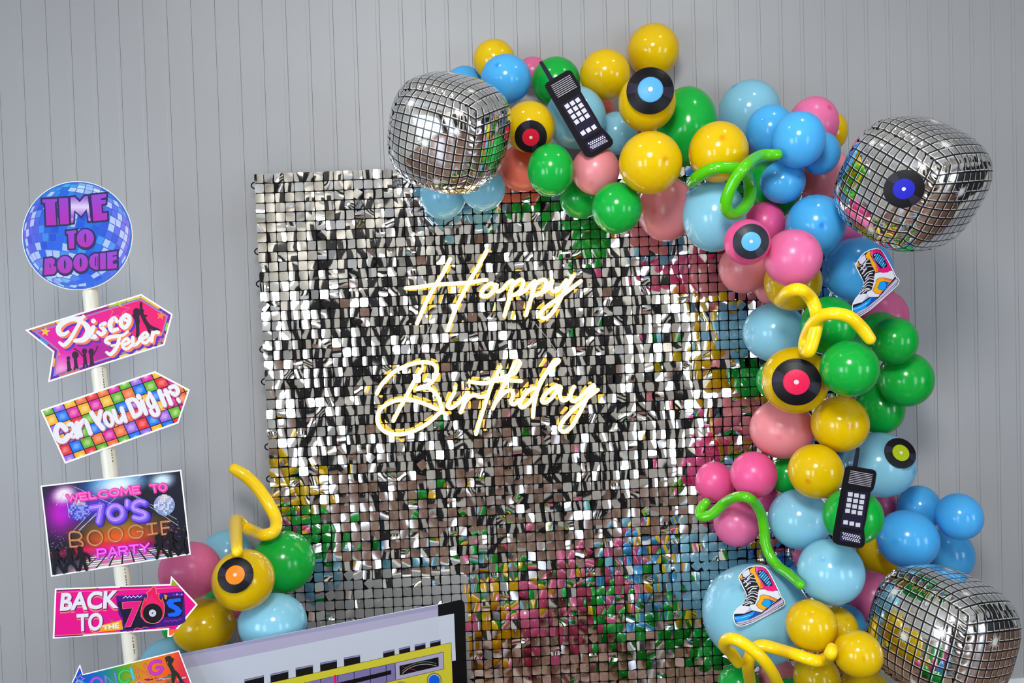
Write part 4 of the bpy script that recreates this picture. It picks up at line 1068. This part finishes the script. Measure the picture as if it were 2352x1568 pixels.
for hx, hy, hr in ((612,850,4.5),(695,810,8),(805,765,6),(885,770,6.5)):
    fig(K2, hx, hy, hr, [(11, [(hx,hy+40),(hx+10,hy+140)]), (6, [(hx,hy+120),(hx-10,min(1000-(hx-600)*.2,hy+200))]), (6, [(hx+15,hy+120),(hx+30,min(985-(hx-600)*.2,hy+190))])])
A.stroke([K2(900, 830), K2(940, 760), K2(962, 705)], 2.5, PS); A.stroke([K2(790, 830), K2(740, 770), K2(680, 735)], 2.5, PS); A.build('dancer_silhouette', b)
DL = [([30,60,56,30], [(800,352),(740,372),(600,392),(500,470),(505,550),(560,560),(608,530)]), ([34,40,48,30], [(792,345),(720,470),(640,610),(560,690),(505,660)]), ([20,60,72,40], [(700,400),(800,430),(852,520),(800,620),(690,640)]),
 ([48,52], [(912,478),(880,575),(930,592)]), ([44,44], [(1050,430),(1000,462),(1048,520),(1010,562),(968,540)]), ([40,56,40], [(1195,405),(1160,370),(1112,430),(1130,515),(1200,500)]), ([46,46], [(1300,330),(1250,380),(1245,450),(1290,480),(1340,420),(1340,350),(1300,330)]), ([30,30], [(1290,390),(1310,400)]),
 ([26,44,30], [(1325,528),(1270,570),(1180,585),(1090,605),(1058,650),(1105,672)]), ([36,44,30], [(1225,600),(1190,720),(1120,800),(1070,778)]), ([24,24], [(1130,700),(1240,672)]),
 ([34,34], [(1270,692),(1340,655),(1318,612),(1268,650),(1270,720),(1320,735),(1375,690)]), ([40,34], [(1385,600),(1395,690),(1450,660),(1475,595)]), ([34,34], [(1500,615),(1560,582),(1540,540),(1492,580),(1500,650),(1545,662),(1592,610)]), ([40,38], [(1625,540),(1612,645)]), ([30,44], [(1618,590),(1650,540),(1690,540)])]
for off, col in (((46, 44), (86, 36, 190)), ((24, 22), (252, 128, 70)), ((0, 0), (240, 236, 244))):
    for w, pts in DL: A.stroke([K2(x+off[0], y+off[1]) for x, y in pts], [v/5.2267*1.12 for v in w], col, 6)
    A.disc(*K2(912+off[0], 402+off[1]), 5.6, 5.6, col, 18)
A.build('disco_fever_lettering', b)
# --- CAN YOU DIG IT? arrow
K3 = crop(70, 830, 5.8075)
oD = [K3(*p) for p in [(133,648),(1660,128),(2125,375),(1975,822),(460,1362)]]
mp = sign_plane(265, 955, -1.5); A = Art(mp)
b = board('checkered_sign', oD, mp, .005, M_FOAM, post); b['label'] = 'multicoloured checkered arrow sign reading Can You Dig It?'
iD = inset(oD, 3.8); A.poly(iD, (14, 12, 20))
def clipconvex(pl, conv):
    n = len(conv); s = sum(conv[i][0]*conv[(i+1) % n][1]-conv[(i+1) % n][0]*conv[i][1] for i in range(n)); sg = 1 if s > 0 else -1
    for i in range(n):
        a, c = conv[i], conv[(i+1) % n]; out = []
        f = lambda p: sg*((c[0]-a[0])*(p[1]-a[1])-(c[1]-a[1])*(p[0]-a[0]))
        for k in range(len(pl)):
            p, q = pl[k], pl[(k+1) % len(pl)]; d0, d1 = f(p), f(q)
            if d0 >= 0: out.append(p)
            if (d0 < 0) != (d1 < 0): t = d0/(d0-d1); out.append((p[0]+(q[0]-p[0])*t, p[1]+(q[1]-p[1])*t))
        pl = out
        if len(pl) < 3: return []
    return pl
CT = {'g': (96, 176, 30), 'p': (150, 96, 226), 'y': (252, 176, 24), 'o': (240, 110, 44), 'r': (232, 30, 48), 'm': (226, 14, 150), 'b': (10, 110, 240)}
for r, row in enumerate(['gpyoromgpmyy', 'ybmymygobgrmo', 'pyrgogbpybmoyb', 'ypgbbyormymoy', 'rbgomoprbpgmo', 'pyrgogbpybrm']):
    for c, ch in enumerate(row):
        X, Y = 280+147*c+61*(r-1), 780-50*c+133*(r-1); hx, hy = (67, -23), (28, 61)
        q = [K3(X+sx*hx[0]+sy*hy[0], Y+sx*hx[1]+sy*hy[1]) for sx, sy in ((-1, -1), (1, -1), (1, 1), (-1, 1))]
        q = clipconvex(q, iD)
        if len(q) < 3: continue
        ctr = K3(X, Y); m0 = (sum(p[0] for p in q)/len(q), sum(p[1] for p in q)/len(q)); col = CT[ch]
        def cf(x, y): return mixc((246, 214, 226) if ch in 'pm' else (238, 240, 190) if ch in 'gy' else (190, 225, 252) if ch == 'b' else (252, 190, 160), col, math.hypot(x-ctr[0], y-ctr[1])/9.0)
        A.fill(q, cf, 5, 5)
A.build('checker_print', b)
def ell(cx, cy, rx, ry, rot, n=18): return [(cx+rx*math.cos(2*math.pi*k/n)*math.cos(rot)-ry*math.sin(2*math.pi*k/n)*math.sin(rot), cy+rx*math.cos(2*math.pi*k/n)*math.sin(rot)+ry*math.sin(2*math.pi*k/n)*math.cos(rot)) for k in range(n+1)]
CY = [(72, [(470,905),(420,850),(365,858),(338,940),(375,1040),(445,1055),(505,990)]), (58, [(505,838),(550,835),(580,890),(625,1005)]), (44, [(575,920),(545,960),(560,1005),(605,990)]), (62, [(620,820),(670,980)]), (60, [(650,880),(690,800),(735,795),(800,955)]),
      (66, [(815,685),(890,800),(965,890)]), (60, [(935,665),(905,800)]), (50, ell(1042, 768, 48, 88, -.30)), (54, [(1110,655),(1155,790),(1200,800),(1225,750)]), (56, [(1215,625),(1270,790)]),
      (62, [(1300,540),(1385,730)]), (56, [(1290,525),(1380,505),(1450,590),(1465,680),(1390,735)]), (58, [(1485,530),(1540,690)]), (66, [(1438,462),(1450,478)]), (50, ell(1605, 535, 40, 75, -.3)), (56, [(1630,500),(1700,650),(1690,705),(1640,705),(1605,655)]), (50, [(1585,420),(1605,455)]),
      (62, [(1718,395),(1790,580)]), (58, [(1800,385),(1875,560)]), (44, [(1790,440),(1865,400)]), (56, [(1862,345),(1925,330),(1968,390),(1935,440),(1895,425)]), (46, [(1965,500),(1985,530)])]
for off, col, g in (((12, 20), (120, 30, 110), 10), ((4, 8), (226, 120, 130), 8), ((0, 0), (236, 232, 240), 0)):
    for w, pts in CY: A.stroke([K3(x+off[0], y+off[1]) for x, y in pts], (w+g)/5.8075, col, 6)
A.build('can_you_dig_it_lettering', b)
# --- WELCOME TO 70'S BOOGIE PARTY
K4 = crop(70, 1060, 5.6)
oW = [K4(*p) for p in [(128,308),(1940,102),(2063,1193),(264,1480)]]
mp = sign_plane(265, 1200, 1.0); A = Art(mp)
b = board('welcome_sign', oW, mp, .005, M_FOAM, post); b['label'] = "dark disco scene sign reading WELCOME TO 70'S BOOGIE PARTY"
iW = inset(oW, 3.2)
def glow(X, Y, x, y, rx, ry): return max(0.0, 1-math.hypot((X-x)/rx, (Y-y)/ry))
def disco(x, y):
    X, Y = (x-70)*5.6, (y-1060)*5.6; t = Y+(X-1100)*.125                    # t follows the tilt of the sign
    c = (14, 12, 34)
    c = mixc(c, (196, 0, 196), glow(X, t, 400, 560, 330, 420)*1.25); c = mixc(c, (90, 60, 220), glow(X, t, 850, 520, 520, 340)); c = mixc(c, (20, 130, 210), glow(X, t, 1080, 230, 560, 250)*1.3)
    c = mixc(c, (230, 246, 255), glow(X, t, 1120, 300, 420, 190)*1.3); c = mixc(c, (255, 236, 250), glow(X, t, 430, 340, 190, 140)*1.6); c = mixc(c, (214, 240, 255), glow(X, t, 1690, 320, 200, 130)*1.5)
    c = mixc(c, (150, 110, 20), glow(X, t, 1150, 840, 760, 200)*1.2); c = mixc(c, (240, 90, 20), glow(X, t, 1150, 980, 740, 150)*1.3); c = mixc(c, (240, 20, 80), glow(X, t, 1000, 1090, 900, 90)*1.4)
    c = mixc(c, (226, 60, 220), glow(X, t, 1150, 1180, 560, 130)*1.2)
    if t > 1150: c = mixc(c, (236, 214, 226), (t-1150)/200*(1-abs(X-1050)/1200))
    return c
A.fill(iW, disco, 46, 32)
wr = random.Random(4)
for k in range(90):                                            # rows of little lit windows at both sides
    sx = wr.choice((0, 1)); X = wr.uniform(250, 480) if not sx else wr.uniform(1720, 2000); Y = wr.uniform(880, 1200)-(120 if sx else 0); w = wr.uniform(6, 20)
    A.poly([K4(X, Y), K4(X+w, Y-2), K4(X+w, Y+6), K4(X, Y+8)], wr.choice([(150, 90, 190), (190, 130, 90), (110, 80, 170)]))
for k in range(9):                                             # striped light-up floor
    xt, xb = 820+k*95, 420+k*190
    for j in range(9):
        f0, f1 = j/9, (j+.55)/9; g = lambda f, x0, x1: (x0+(x1-x0)*f, 1160+240*f-(x0+(x1-x0)*f-1100)*.125)
        q = [K4(*g(f0, xt, xb)), K4(*g(f0, xt+80, xb+165)), K4(*g(f1, xt+80, xb+165)), K4(*g(f1, xt, xb))]
        q = clipconvex(q, iW)
        if len(q) > 2: A.poly(q, wr.choice([(246, 90, 150), (250, 226, 230), (250, 190, 200), (160, 190, 240), (246, 240, 210), (236, 120, 200)]))
    q = clipconvex([K4(*g(0, xt+80, xb+165)), K4(*g(0, xt+95, xb+190)), K4(*g(1, xt+95, xb+190)), K4(*g(1, xt+80, xb+165))], iW)
    if len(q) > 2: A.poly(q, (26, 14, 46))
for a, c in [((560,320),(1250,640)),((900,520),(540,900)),((960,540),(620,900)),((1420,180),(620,880)),((900,230),(860,330)),((1300,420),(1900,820)),((1340,430),(1880,740)),((460,420),(500,720)),((430,400),(330,560))]:
    A.stroke([K4(*a), K4(*c)], .9, (206, 214, 240))
A.build('disco_scene_print', b)
for cx_, cy_, cl in ((625, 618, [(70, 90, 214), (150, 160, 240), (40, 60, 190), (196, 150, 214)]), (1722, 556, [(150, 150, 210), (226, 226, 240), (110, 160, 180), (196, 190, 226)])):
    A.disc(*K4(cx_, cy_), 24, 24, cl[0], 40)
    for u in range(-5, 6):
        for v in range(-5, 6):
            if math.hypot(u, v) < 5.3:
                X, Y = cx_+u*25*(1-.02*abs(v)), cy_+v*25
                A.poly([K4(X-11, Y-9), K4(X+11, Y-12), K4(X+11, Y+9), K4(X-11, Y+12)], mixc(wr.choice(cl), (250, 240, 210), glow(X, Y, cx_, cy_-110, 120, 110)))
    A.build('mirror_ball_print', b)
GL = {'W': [[(0,0),(.25,1),(.5,.2),(.75,1),(1,0)]], 'E': [[(.9,0),(0,0),(0,1),(.9,1)], [(0,.5),(.75,.5)]], 'L': [[(0,0),(0,1),(.85,1)]], 'C': [[(.95,.12),(.6,0),(.15,.18),(0,.5),(.15,.82),(.6,1),(.95,.88)]],
      'O': [[(.5,0),(.1,.2),(0,.5),(.1,.8),(.5,1),(.9,.8),(1,.5),(.9,.2),(.5,0)]], 'M': [[(0,1),(.1,0),(.5,.8),(.9,0),(1,1)]], 'T': [[(0,0),(1,0)], [(.5,0),(.5,1)]], 'B': [[(0,1),(0,0),(.65,0),(.9,.14),(.9,.36),(.65,.48),(0,.48)], [(.65,.48),(1,.64),(1,.86),(.7,1),(0,1)]],
      'G': [[(.95,.15),(.6,0),(.15,.18),(0,.5),(.15,.82),(.6,1),(.95,.85),(1,.52),(.6,.52)]], 'I': [[(.5,0),(.5,1)], [(.1,0),(.9,0)], [(.1,1),(.9,1)]], 'P': [[(0,1),(0,0),(.7,0),(.95,.15),(.95,.4),(.7,.55),(0,.55)]], 'A': [[(0,1),(.45,0),(.55,0),(1,1)], [(.2,.66),(.8,.66)]],
      'R': [[(0,1),(0,0),(.7,0),(.95,.15),(.95,.38),(.7,.52),(0,.52)], [(.5,.52),(1,1)]], 'Y': [[(0,0),(.5,.5),(1,0)], [(.5,.5),(.5,1)]], 'S': [[(.95,.1),(.6,0),(.15,.08),(.05,.3),(.3,.46),(.75,.56),(.95,.75),(.7,.96),(.3,1),(.0,.88)]], '7': [[(0,0),(1,0),(.5,1)]], 'N': [[(0,1),(0,0),(1,1),(1,0)]], 'D': [[(0,0),(0,1),(.55,1),(.95,.75),(1,.5),(.95,.25),(.55,0),(0,0)]]}
def word(K, txt, quad, passes, wid=None):
    ws = [wid.get(ch, 1) if wid else 1 for ch in txt]; gap = .28; tot = sum(ws)+gap*(len(txt)-1)
    tl, tr, br, bl = quad
    for w, col, off in passes:
        x = 0
        for ch, cw in zip(txt, ws):
            for st in GL[ch]:
                P = []
                for u, v in st:
                    a = (x+u*cw)/tot; P.append(K(*[(tl[k]*(1-a)+tr[k]*a)*(1-v)+(bl[k]*(1-a)+br[k]*a)*v+off for k in (0, 1)]))
                A.stroke(P, w, col, 6 if ch in 'OCGSD' else 0)
            x += cw+gap
word(K4, 'WELCOME', [(465,430),(1400,312),(1410,395),(485,508)], [(8.5, (236, 40, 160), 4), (6.5, (250, 70, 180), 0), (1.4, (255, 160, 214), 0)], {'M': 1.1, 'W': 1.2, 'L': .8, 'E': .8})
A.build('welcome_lettering', b)
word(K4, 'TO', [(1540,300),(1735,280),(1750,365),(1560,390)], [(8.5, (226, 30, 160), 4), (6.5, (250, 60, 170), 0), (1.3, (255, 150, 210), 0)]); A.build('to_lettering', b)
S7 = [[(775,590),(905,570),(870,770)], ell(1090, 655, 92, 92, 0, 20), [(1242,505),(1240,560)], [(1460,520),(1400,505),(1330,540),(1320,600),(1390,630),(1470,660),(1470,710),(1400,730),(1330,715)]]
for w, col, off in ((17, (60, 44, 190), 26), (14, (112, 76, 226), 12), (12.5, (140, 100, 240), 0), (5.2, (216, 170, 252), 0), (1.0, (110, 70, 220), 0)):
    for i, st in enumerate(S7): A.stroke([K4(x+off, y+off) for x, y in st], w, col, 0 if i in (0, 2) else 6)
A.build('seventies_lettering', b)
LB = [[(515,1090),(505,920),(600,905),(650,935),(655,975),(610,1005),(520,1012)], [(610,1005),(668,1040),(668,1080),(600,1090),(515,1095)], ell(830, 980, 95, 95, 0, 22), ell(1092, 935, 90, 90, 0, 22), [(1440,850),(1360,815),(1280,850),(1265,920),(1310,975),(1400,975),(1440,930),(1440,895),(1370,900)], [(1500,805),(1620,790)], [(1558,800),(1568,925)], [(1510,940),(1630,920)], [(1790,765),(1680,775),(1695,935),(1800,920)], [(1690,855),(1780,845)]]
for w, col in ((4.6, (236, 150, 90)), (3.3, (104, 44, 30)), (1.5, (250, 180, 120))):
    for i, st in enumerate(LB): A.stroke([K4(*p) for p in st], w, col, 5 if i < 5 else 0)
A.build('boogie_lettering', b)
word(K4, 'PARTY', [(860,1130),(1520,1050),(1525,1150),(870,1235)], [(6.5, (214, 30, 214), 3), (4.5, (250, 70, 236), 0), (1.2, (255, 150, 250), 0)]); A.build('party_lettering', b)
PS = (8, 6, 12)
fig(K4, 320, 1165, 7, [(15, [(320,1200),(325,1290)]), (9, [(320,1290),(300,1380),(310,1440)]), (9, [(330,1290),(390,1360),(430,1425)]), (6, [(330,1210),(380,1260)])])
fig(K4, 510, 1160, 9, [(13, [(500,1200),(510,1290)]), (6, [(490,1210),(420,1260),(430,1310)]), (7, [(540,1190),(560,1180)]), (9, [(500,1290),(450,1350),(460,1415)]), (9, [(520,1290),(580,1350),(600,1395)])])
fig(K4, 632, 1120, 6, [(18, [(640,1170),(665,1250)]), (7, [(700,1180),(750,1230),(762,1280)]), (7, [(620,1180),(580,1260)]), (11, [(660,1260),(630,1390)]), (11, [(680,1260),(720,1385)])])
fig(K4, 1648, 985, 9, [(14, [(1660,1030),(1665,1100)]), (6, [(1640,1040),(1600,1070),(1620,1110)]), (6, [(1690,1040),(1740,980),(1770,930)]), (9, [(1650,1110),(1640,1180),(1625,1240)]), (9, [(1680,1110),(1740,1180),(1770,1215)])])
fig(K4, 1790, 950, 8, [(15, [(1800,990),(1810,1090)]), (10, [(1800,1090),(1790,1150),(1810,1210)]), (9, [(1820,1090),(1870,1150),(1900,1195)]), (5, [(1820,1000),(1880,1050)])])
fig(K4, 1965, 935, 7, [(12, [(1960,980),(1950,1080)]), (8, [(1950,1090),(1920,1160)]), (8, [(1960,1090),(2010,1180)]), (5, [(1950,990),(1900,1030)])])
A.build('dancer_silhouette', b)
# --- BACK TO THE 70'S arrow
K5 = crop(100, 1300, 5.113)
oB = [K5(*p) for p in [(133,262),(1486,208),(1497,113),(1812,450),(1497,832),(1455,830),(1457,745),(108,850)]]
mp = sign_plane(285, 1395, -1.0); A = Art(mp)
b = board('back_to_the_seventies_sign', oB, mp, .005, M_FOAM, post); b['label'] = "hot pink arrow sign reading BACK TO THE 70'S with a flaming record"
iB = inset(oB, 3.6)
A.poly(iB, (240, 0, 140)); Q5 = lambda L: [K5(*p) for p in L]
A.poly(Q5([(1495,235),(1512,150),(1590,232)]), (156, 168, 24)); A.poly(Q5([(1472,745),(1590,735),(1500,812),(1475,810)]), (250, 112, 44))
A.stroke(Q5([(160,285),(420,272),(640,262)]), 2.6, (116, 16, 110)); A.stroke(Q5([(900,248),(1300,240)]), 2.2, (116, 16, 110)); A.stroke(Q5([(430,268),(620,258)]), 1.6, (246, 190, 150)); A.stroke(Q5([(160,305),(700,290),(1600,250)]), 1.5, (250, 130, 110)); A.stroke(Q5([(140,812),(500,795),(900,770)]), 1.6, (250, 130, 110)); A.stroke(Q5([(140,828),(460,808)]), 2.4, (90, 10, 100)); A.stroke(Q5([(1330,730),(1610,670)]), 3, (246, 120, 60))
A.poly(Q5([(850,350),(1650,296),(1668,650),(1600,690),(900,772),(930,640),(880,560)]), (66, 18, 130)); A.poly(Q5([(860,420),(1150,390),(1640,350),(1625,590),(1400,600),(1300,700),(960,740),(930,600)]), (22, 10, 50))
A.stroke(Q5([(935,375),(965,350),(985,372),(1010,350),(1030,370),(1055,348),(1080,368),(1105,345),(1125,365),(1155,345)]), 1.5, (226, 226, 240))
A.stroke(Q5([(1415,655),(1440,635),(1465,655),(1490,632),(1515,650),(1540,628),(1565,645),(1590,622),(1620,620)]), 1.3, (170, 50, 190)); A.stroke(Q5([(975,765),(1040,770),(1090,725),(1150,735),(1180,712),(1230,722)]), 1.4, (246, 110, 110), 4)
for x, c in ((1530, (60, 70, 230)), (1565, (210, 160, 230)), (1595, (60, 70, 230)), (1622, (214, 120, 220))): A.poly(Q5([(x-14, 340), (x+2, 315), (x+16, 338)]), c)
A.build('back_to_print', b)
for (dx, dy, col, gr) in ((4, 30, (252, 120, 120), 0), (10, 8, (120, 20, 90), .012), (0, 0, (238, 234, 244), 0)):
    A.text('BACK', Q5([(195+dx,312+dy),(872+dx,280+dy),(880+dx,492+dy),(190+dx,528+dy)]), col, .035, .08, gr); A.text('TO', Q5([(385+dx,558+dy),(698+dx,542+dy),(690+dx,752+dy),(400+dx,770+dy)]), col, .035, .05, gr)

A.build('back_to_lettering', b)
A.poly(Q5([(650,772),(682,692),(912,632),(935,742)]), (246, 170, 30)); A.poly(Q5([(790,650),(782,622),(820,640)]), (90, 150, 40)); A.text('THE', Q5([(692,700),(885,658),(890,728),(695,746)]), (250, 240, 214), .05); A.build('the_lettering', b)
P7 = [(925,425),(1150,408),(1110,500),(1022,705),(953,715),(1050,488),(932,500)]
A.poly([K5(x+14, y+14) for x, y in P7], (8, 4, 20)); A.outline(Q5(P7), 1.6, (250, 150, 130)); A.poly(Q5(P7), (240, 14, 130)); A.build('seven_lettering', b)
PSs = [(1440,425),(1475,386),(1610,370),(1615,412),(1535,422),(1522,440),(1590,478),(1628,525),(1600,572),(1555,592),(1470,592),(1455,556),(1540,542),(1548,520),(1470,480)]
A.poly([K5(x+12, y+14) for x, y in PSs], (6, 4, 30)); A.poly(Q5(PSs), (14, 104, 246)); A.poly(Q5([(1415,328),(1455,345),(1442,390),(1425,388)]), (250, 150, 20)); A.poly(Q5([(1345,325),(1385,320),(1360,360)]), (40, 60, 220)); A.build('letter_print', b)
FL = [(1150,590),(1145,520),(1165,445),(1190,372),(1205,418),(1225,350),(1215,310),(1255,285),(1295,232),(1318,270),(1322,330),(1355,318),(1350,370),(1385,420),(1395,375),(1415,450),(1415,540),(1400,600),(1350,655),(1280,672),(1200,650)]
A.outline(Q5(FL), 2.4, (252, 150, 110)); A.poly(Q5(FL), (240, 20, 90)); A.poly(Q5([(1170,540),(1200,440),(1240,380),(1270,320),(1290,390),(1330,400),(1370,460),(1390,540)]), (246, 30, 110)); A.disc(*K5(1282, 552), 22.5, 22.5, (14, 12, 18), 40); A.disc(*K5(1282, 552), 17, 17, (34, 30, 40), 40); A.disc(*K5(1282, 552), 16.2, 16.2, (14, 12, 18), 40)
A.disc(*K5(1280, 550), 8.4, 8.4, (216, 208, 230), 28); A.disc(*K5(1280, 550), 1.6, 1.6, (40, 30, 50), 12); A.build('flaming_record_print', b)
# --- DANCING arrow, mostly below the picture
K6 = crop(150, 1480, 7.587)
oN = [K6(*p) for p in [(255,338),(312,512),(1985,98),(2480,1400),(700,1820),(740,2010),(-150,1250)]]
mp = sign_plane(297, 1560, -8.0); A = Art(mp)
b = board('rainbow_sign', oN, mp, .005, M_FOAM, post); b['label'] = 'rainbow arrow sign reading DANCING, cut off by the picture edge'
RB = [(-.1, (70, 60, 170)), (.16, (14, 84, 220)), (.34, (20, 130, 160)), (.46, (70, 170, 50)), (.58, (190, 160, 20)), (.68, (250, 130, 30)), (.86, (244, 96, 40)), (.97, (232, 50, 70)), (1.3, (210, 30, 90))]
def rainbow(x, y):
    t = ((x-150)*7.587*.97+((y-1480)*7.587-400)*.2)/2050
    for (t0, c0), (t1, c1) in zip(RB, RB[1:]):
        if t <= t1: return mixc(c0, c1, (t-t0)/(t1-t0))
    return RB[-1][1]
iN = inset(oN, 2.6); A.fill(iN, rainbow, 30, 24)
nr = random.Random(8)
for k in range(70):
    f = nr.random(); X = 1150+f*1000; Y0 = 640-(X-1150)*.22+nr.uniform(0, 330); L_ = nr.uniform(60, 170)
    q = [K6(X, Y0), K6(X+L_, Y0-L_*.22), K6(X+L_+5, Y0-L_*.22+22), K6(X+5, Y0+22)]
    if all(p[0] < 411+(p[1]-1493)*.38-3 for p in q): A.poly(q, nr.choice([(236, 214, 214), (214, 40, 70), (110, 60, 140), (90, 120, 60), (206, 206, 230), (70, 60, 90), (230, 120, 80)]))
A.build('rainbow_print', b)
DN = [((66, 150, 246), [(120,1000),(200,655),(290,650),(350,720),(330,860),(220,980),(130,990)], 5), ((170, 90, 250), ell(548, 690, 98, 112, 0, 20), 5), ((110, 140, 236), [(740,830),(692,545),(900,720),(862,500)], 0), ((70, 210, 90), [(1120,470),(1045,445),(960,490),(935,570),(980,640),(1060,650),(1130,610)], 5), ((90, 216, 250), [(1142,420),(1192,598)], 0), ((250, 130, 80), [(1272,572),(1222,402),(1470,545),(1388,350)], 0), ((226, 60, 220), [(1660,300),(1600,285),(1500,330),(1470,420),(1520,500),(1610,505),(1675,450),(1680,400),(1600,400)], 5)]
for w, f in ((7.5, .75), (5.4, 1.0), (3.4, .72), (1.3, 1.35)):
    for c, st, sm in DN: A.stroke([K6(*p) for p in st], w, tuple(min(255, v*f) for v in c), sm)
A.stroke(Q5([(0, 0), (1, 0)]), .01, (0, 0, 0)) if False else None
A.build('dancing_lettering', b)
st = [(252+(90 if k % 2 == 0 else 38)*math.sin(.15+math.pi*k/5), 600-(90 if k % 2 == 0 else 38)*math.cos(.15+math.pi*k/5)) for k in range(10)]
A.outline([K6(*p) for p in st], 1.0, (250, 180, 190)); A.build('star_print', b)
A.poly([K6(*p) for p in [(1735,225),(1760,205),(1830,190),(1850,225),(1892,245),(1882,295),(1852,335),(1905,435),(1965,490),(2090,690),(2140,820),(2080,820),(2010,680),(1930,535),(1895,690),(1890,860),(1845,860),(1850,690),(1848,490),(1808,400),(1755,310)]], (44, 44, 36)); A.poly([K6(*p) for p in [(1765,285),(1790,305),(1785,340),(1770,320)]], (150, 110, 90)); A.build('dancer_silhouette', b)

# ------------------------------------------------------------------ boombox cut-out
KA, KB = crop(400, 1360, 3.36), crop(600, 1450, 4.9)
TOPZ = .515
def onz(px, py, z): d = ray(px, py); return CAM+d*((z-CAM.z)/d.z)
bl_, br_ = onz(422, 1500, TOPZ), onz(1050, 1381, TOPZ)
bx = (br_-bl_); bx.z = 0; bx.normalize(); bN = Vector((bx.y, -bx.x, 0))
if bN.y > 0: bN = -bN
mp = plane_map(bl_, bN)
def down(px, dz):
    """picture point dz metres under the top edge, for the unseen lower part."""
    return topx(mp(*px, 0)-Vector((0, 0, dz)))
tl, tr = (385, 1506.5), (1056, 1377)
oX = [tl, (1040, 1380.5), tr, (1062, 1378), (1066.5, 1384), (1067.5, 1392)]
zb = mp(*tr, 0).z-.004
oX += [topx(Vector((mp(1067.5, 1392, 0).x, mp(1067.5, 1392, 0).y, .004))), topx(Vector((mp(*tl, 0).x, mp(*tl, 0).y, .004)))]
cpos = mp(700, 1500, 0)
bb = thing('boombox_cutout', (cpos.x, cpos.y, 0), 'large boombox cutout in white, yellow and lavender standing in front of the sequin screen', 'boombox cutout')
board('board', oX, mp, .012, M_FOAM, bb)
A = Art(mp); Qa = lambda L: [KA(*p) for p in L]; Qb = lambda L: [KB(*p) for p in L]
lo = lambda p, dz: down(p, dz)
A.poly([tl, (1006, 1388), lo((1006, 1388), .30), lo(tl, .20)], (202, 208, 222))
A.build('white_print', bb)
A.poly([tl, KA(2036, 96), KA(2036, 128), lo(tl, .009)], (160, 160, 194)); A.poly([lo(tl, .009), KA(2036, 128), KA(2038, 185), lo(tl, .044)], (182, 176, 204)); A.build('handle_print', bb)
A.poly([KA(2036, 95)]+[p for p in oX[1:7]]+[lo(oX[7], -.0)]+[lo(KA(2140, 525), .22), KA(2140, 525), KA(2172, 522), KA(2160, 163), KA(2038, 186)], (12, 11, 13)); A.build('frame_print', bb)
A.poly([KA(2038, 186), KA(2160, 163), KA(2174, 524), KA(2140, 530), lo(KA(2140, 530), .02), lo(KA(2038, 186), .16)], (206, 212, 226)); A.build('side_gap_print', bb)
for x0, y0, x1, y1, hh in [(103,478,305,433,90),(386,410,582,372,84),(661,352,852,315,82),(929,293,1113,260,78),(1370,226,1500,198,56),(1550,188,1676,160,54),(1726,150,1848,124,54),(1898,115,2018,88,54),(-190,540,30,490,92)]:
    A.poly(Qb([(x0, y0), (x1, y1), (x1+2, y1+hh+16), (x0+4, y0+hh+18)]), (18, 16, 18)); A.poly(Qb([(x0+2, y0+4), (x1-2, y1+4), (x1-2, y1+18), (x0+3, y0+20)]), (146, 146, 190)); A.build('button', bb)
YL, YR = KB(-350, 655), KB(2138, 124)
yel = [lo(tl, .135), KB(2138, 124), KB(2156, 578), lo(KB(2156, 578), .19), lo(tl, .46)]
A.poly(yel, (214, 204, 56)); A.outline(yel, .9, (40, 36, 40)); A.build('yellow_panel', bb)
# tuner dial
A.poly(Qb([(0,690),(480,585),(670,535),(1505,352),(1513,548),(1060,650),(300,830),(0,890)]), (128, 120, 172)); A.outline(Qb([(0,690),(670,535),(1505,352),(1513,548),(300,830),(0,890)]), .9, (40, 36, 60))
A.poly(Qb([(0,790),(900,568),(1462,433),(1464,480),(0,840)]), (14, 12, 14))
for x in (490, 668, 860, 1044, 1226, 1405): A.stroke([KB(x, 352+(1505-x)*.219), KB(x+6, 352+(1505-x)*.219+195)], 1.4, (16, 14, 20))
A.stroke([KB(832, 498), KB(836, 690)], 5.0, (236, 14, 70)); A.build('tuner_dial', bb)
A.poly(Qb([(1508,352),(2050,230),(2058,420),(1515,548)]), (176, 170, 200)); A.outline(Qb([(1508,352),(2050,230),(2058,420),(1515,548)]), 1.0, (40, 36, 60)); A.poly(Qb([(1555,385),(1995,287),(1998,390),(1560,493)]), (14, 13, 16))
A.stroke(Qb([(1585,445),(1660,390),(1760,352),(1870,340),(1970,358)]), 1.0, (110, 160, 130), 4); A.stroke(Qb([(1588,470),(1665,412),(1765,376),(1870,366),(1970,384)]), 1.0, (206, 206, 200), 4); A.stroke(Qb([(1580,395),(1748,437)]), .9, (210, 30, 60)); A.build('level_meter', bb)
for x, y, r, c in ((1948, 548, 68, (14, 96, 226)), (1575, 640, 62, (30, 110, 220))):
    A.disc(*KB(x, y), (r+20)/4.9, (r+20)/4.9, (176, 172, 74), 30); A.disc(*KB(x, y), (r+14)/4.9, (r+14)/4.9, (110, 108, 70), 30); A.disc(*KB(x, y), (r+10)/4.9, (r+10)/4.9, (150, 148, 90), 30); A.disc(*KB(x, y), r/4.9, r/4.9, (206, 214, 230), 30); A.disc(*KB(x, y+3), (r-5)/4.9, (r-5)/4.9, c, 30); A.build('knob', bb)
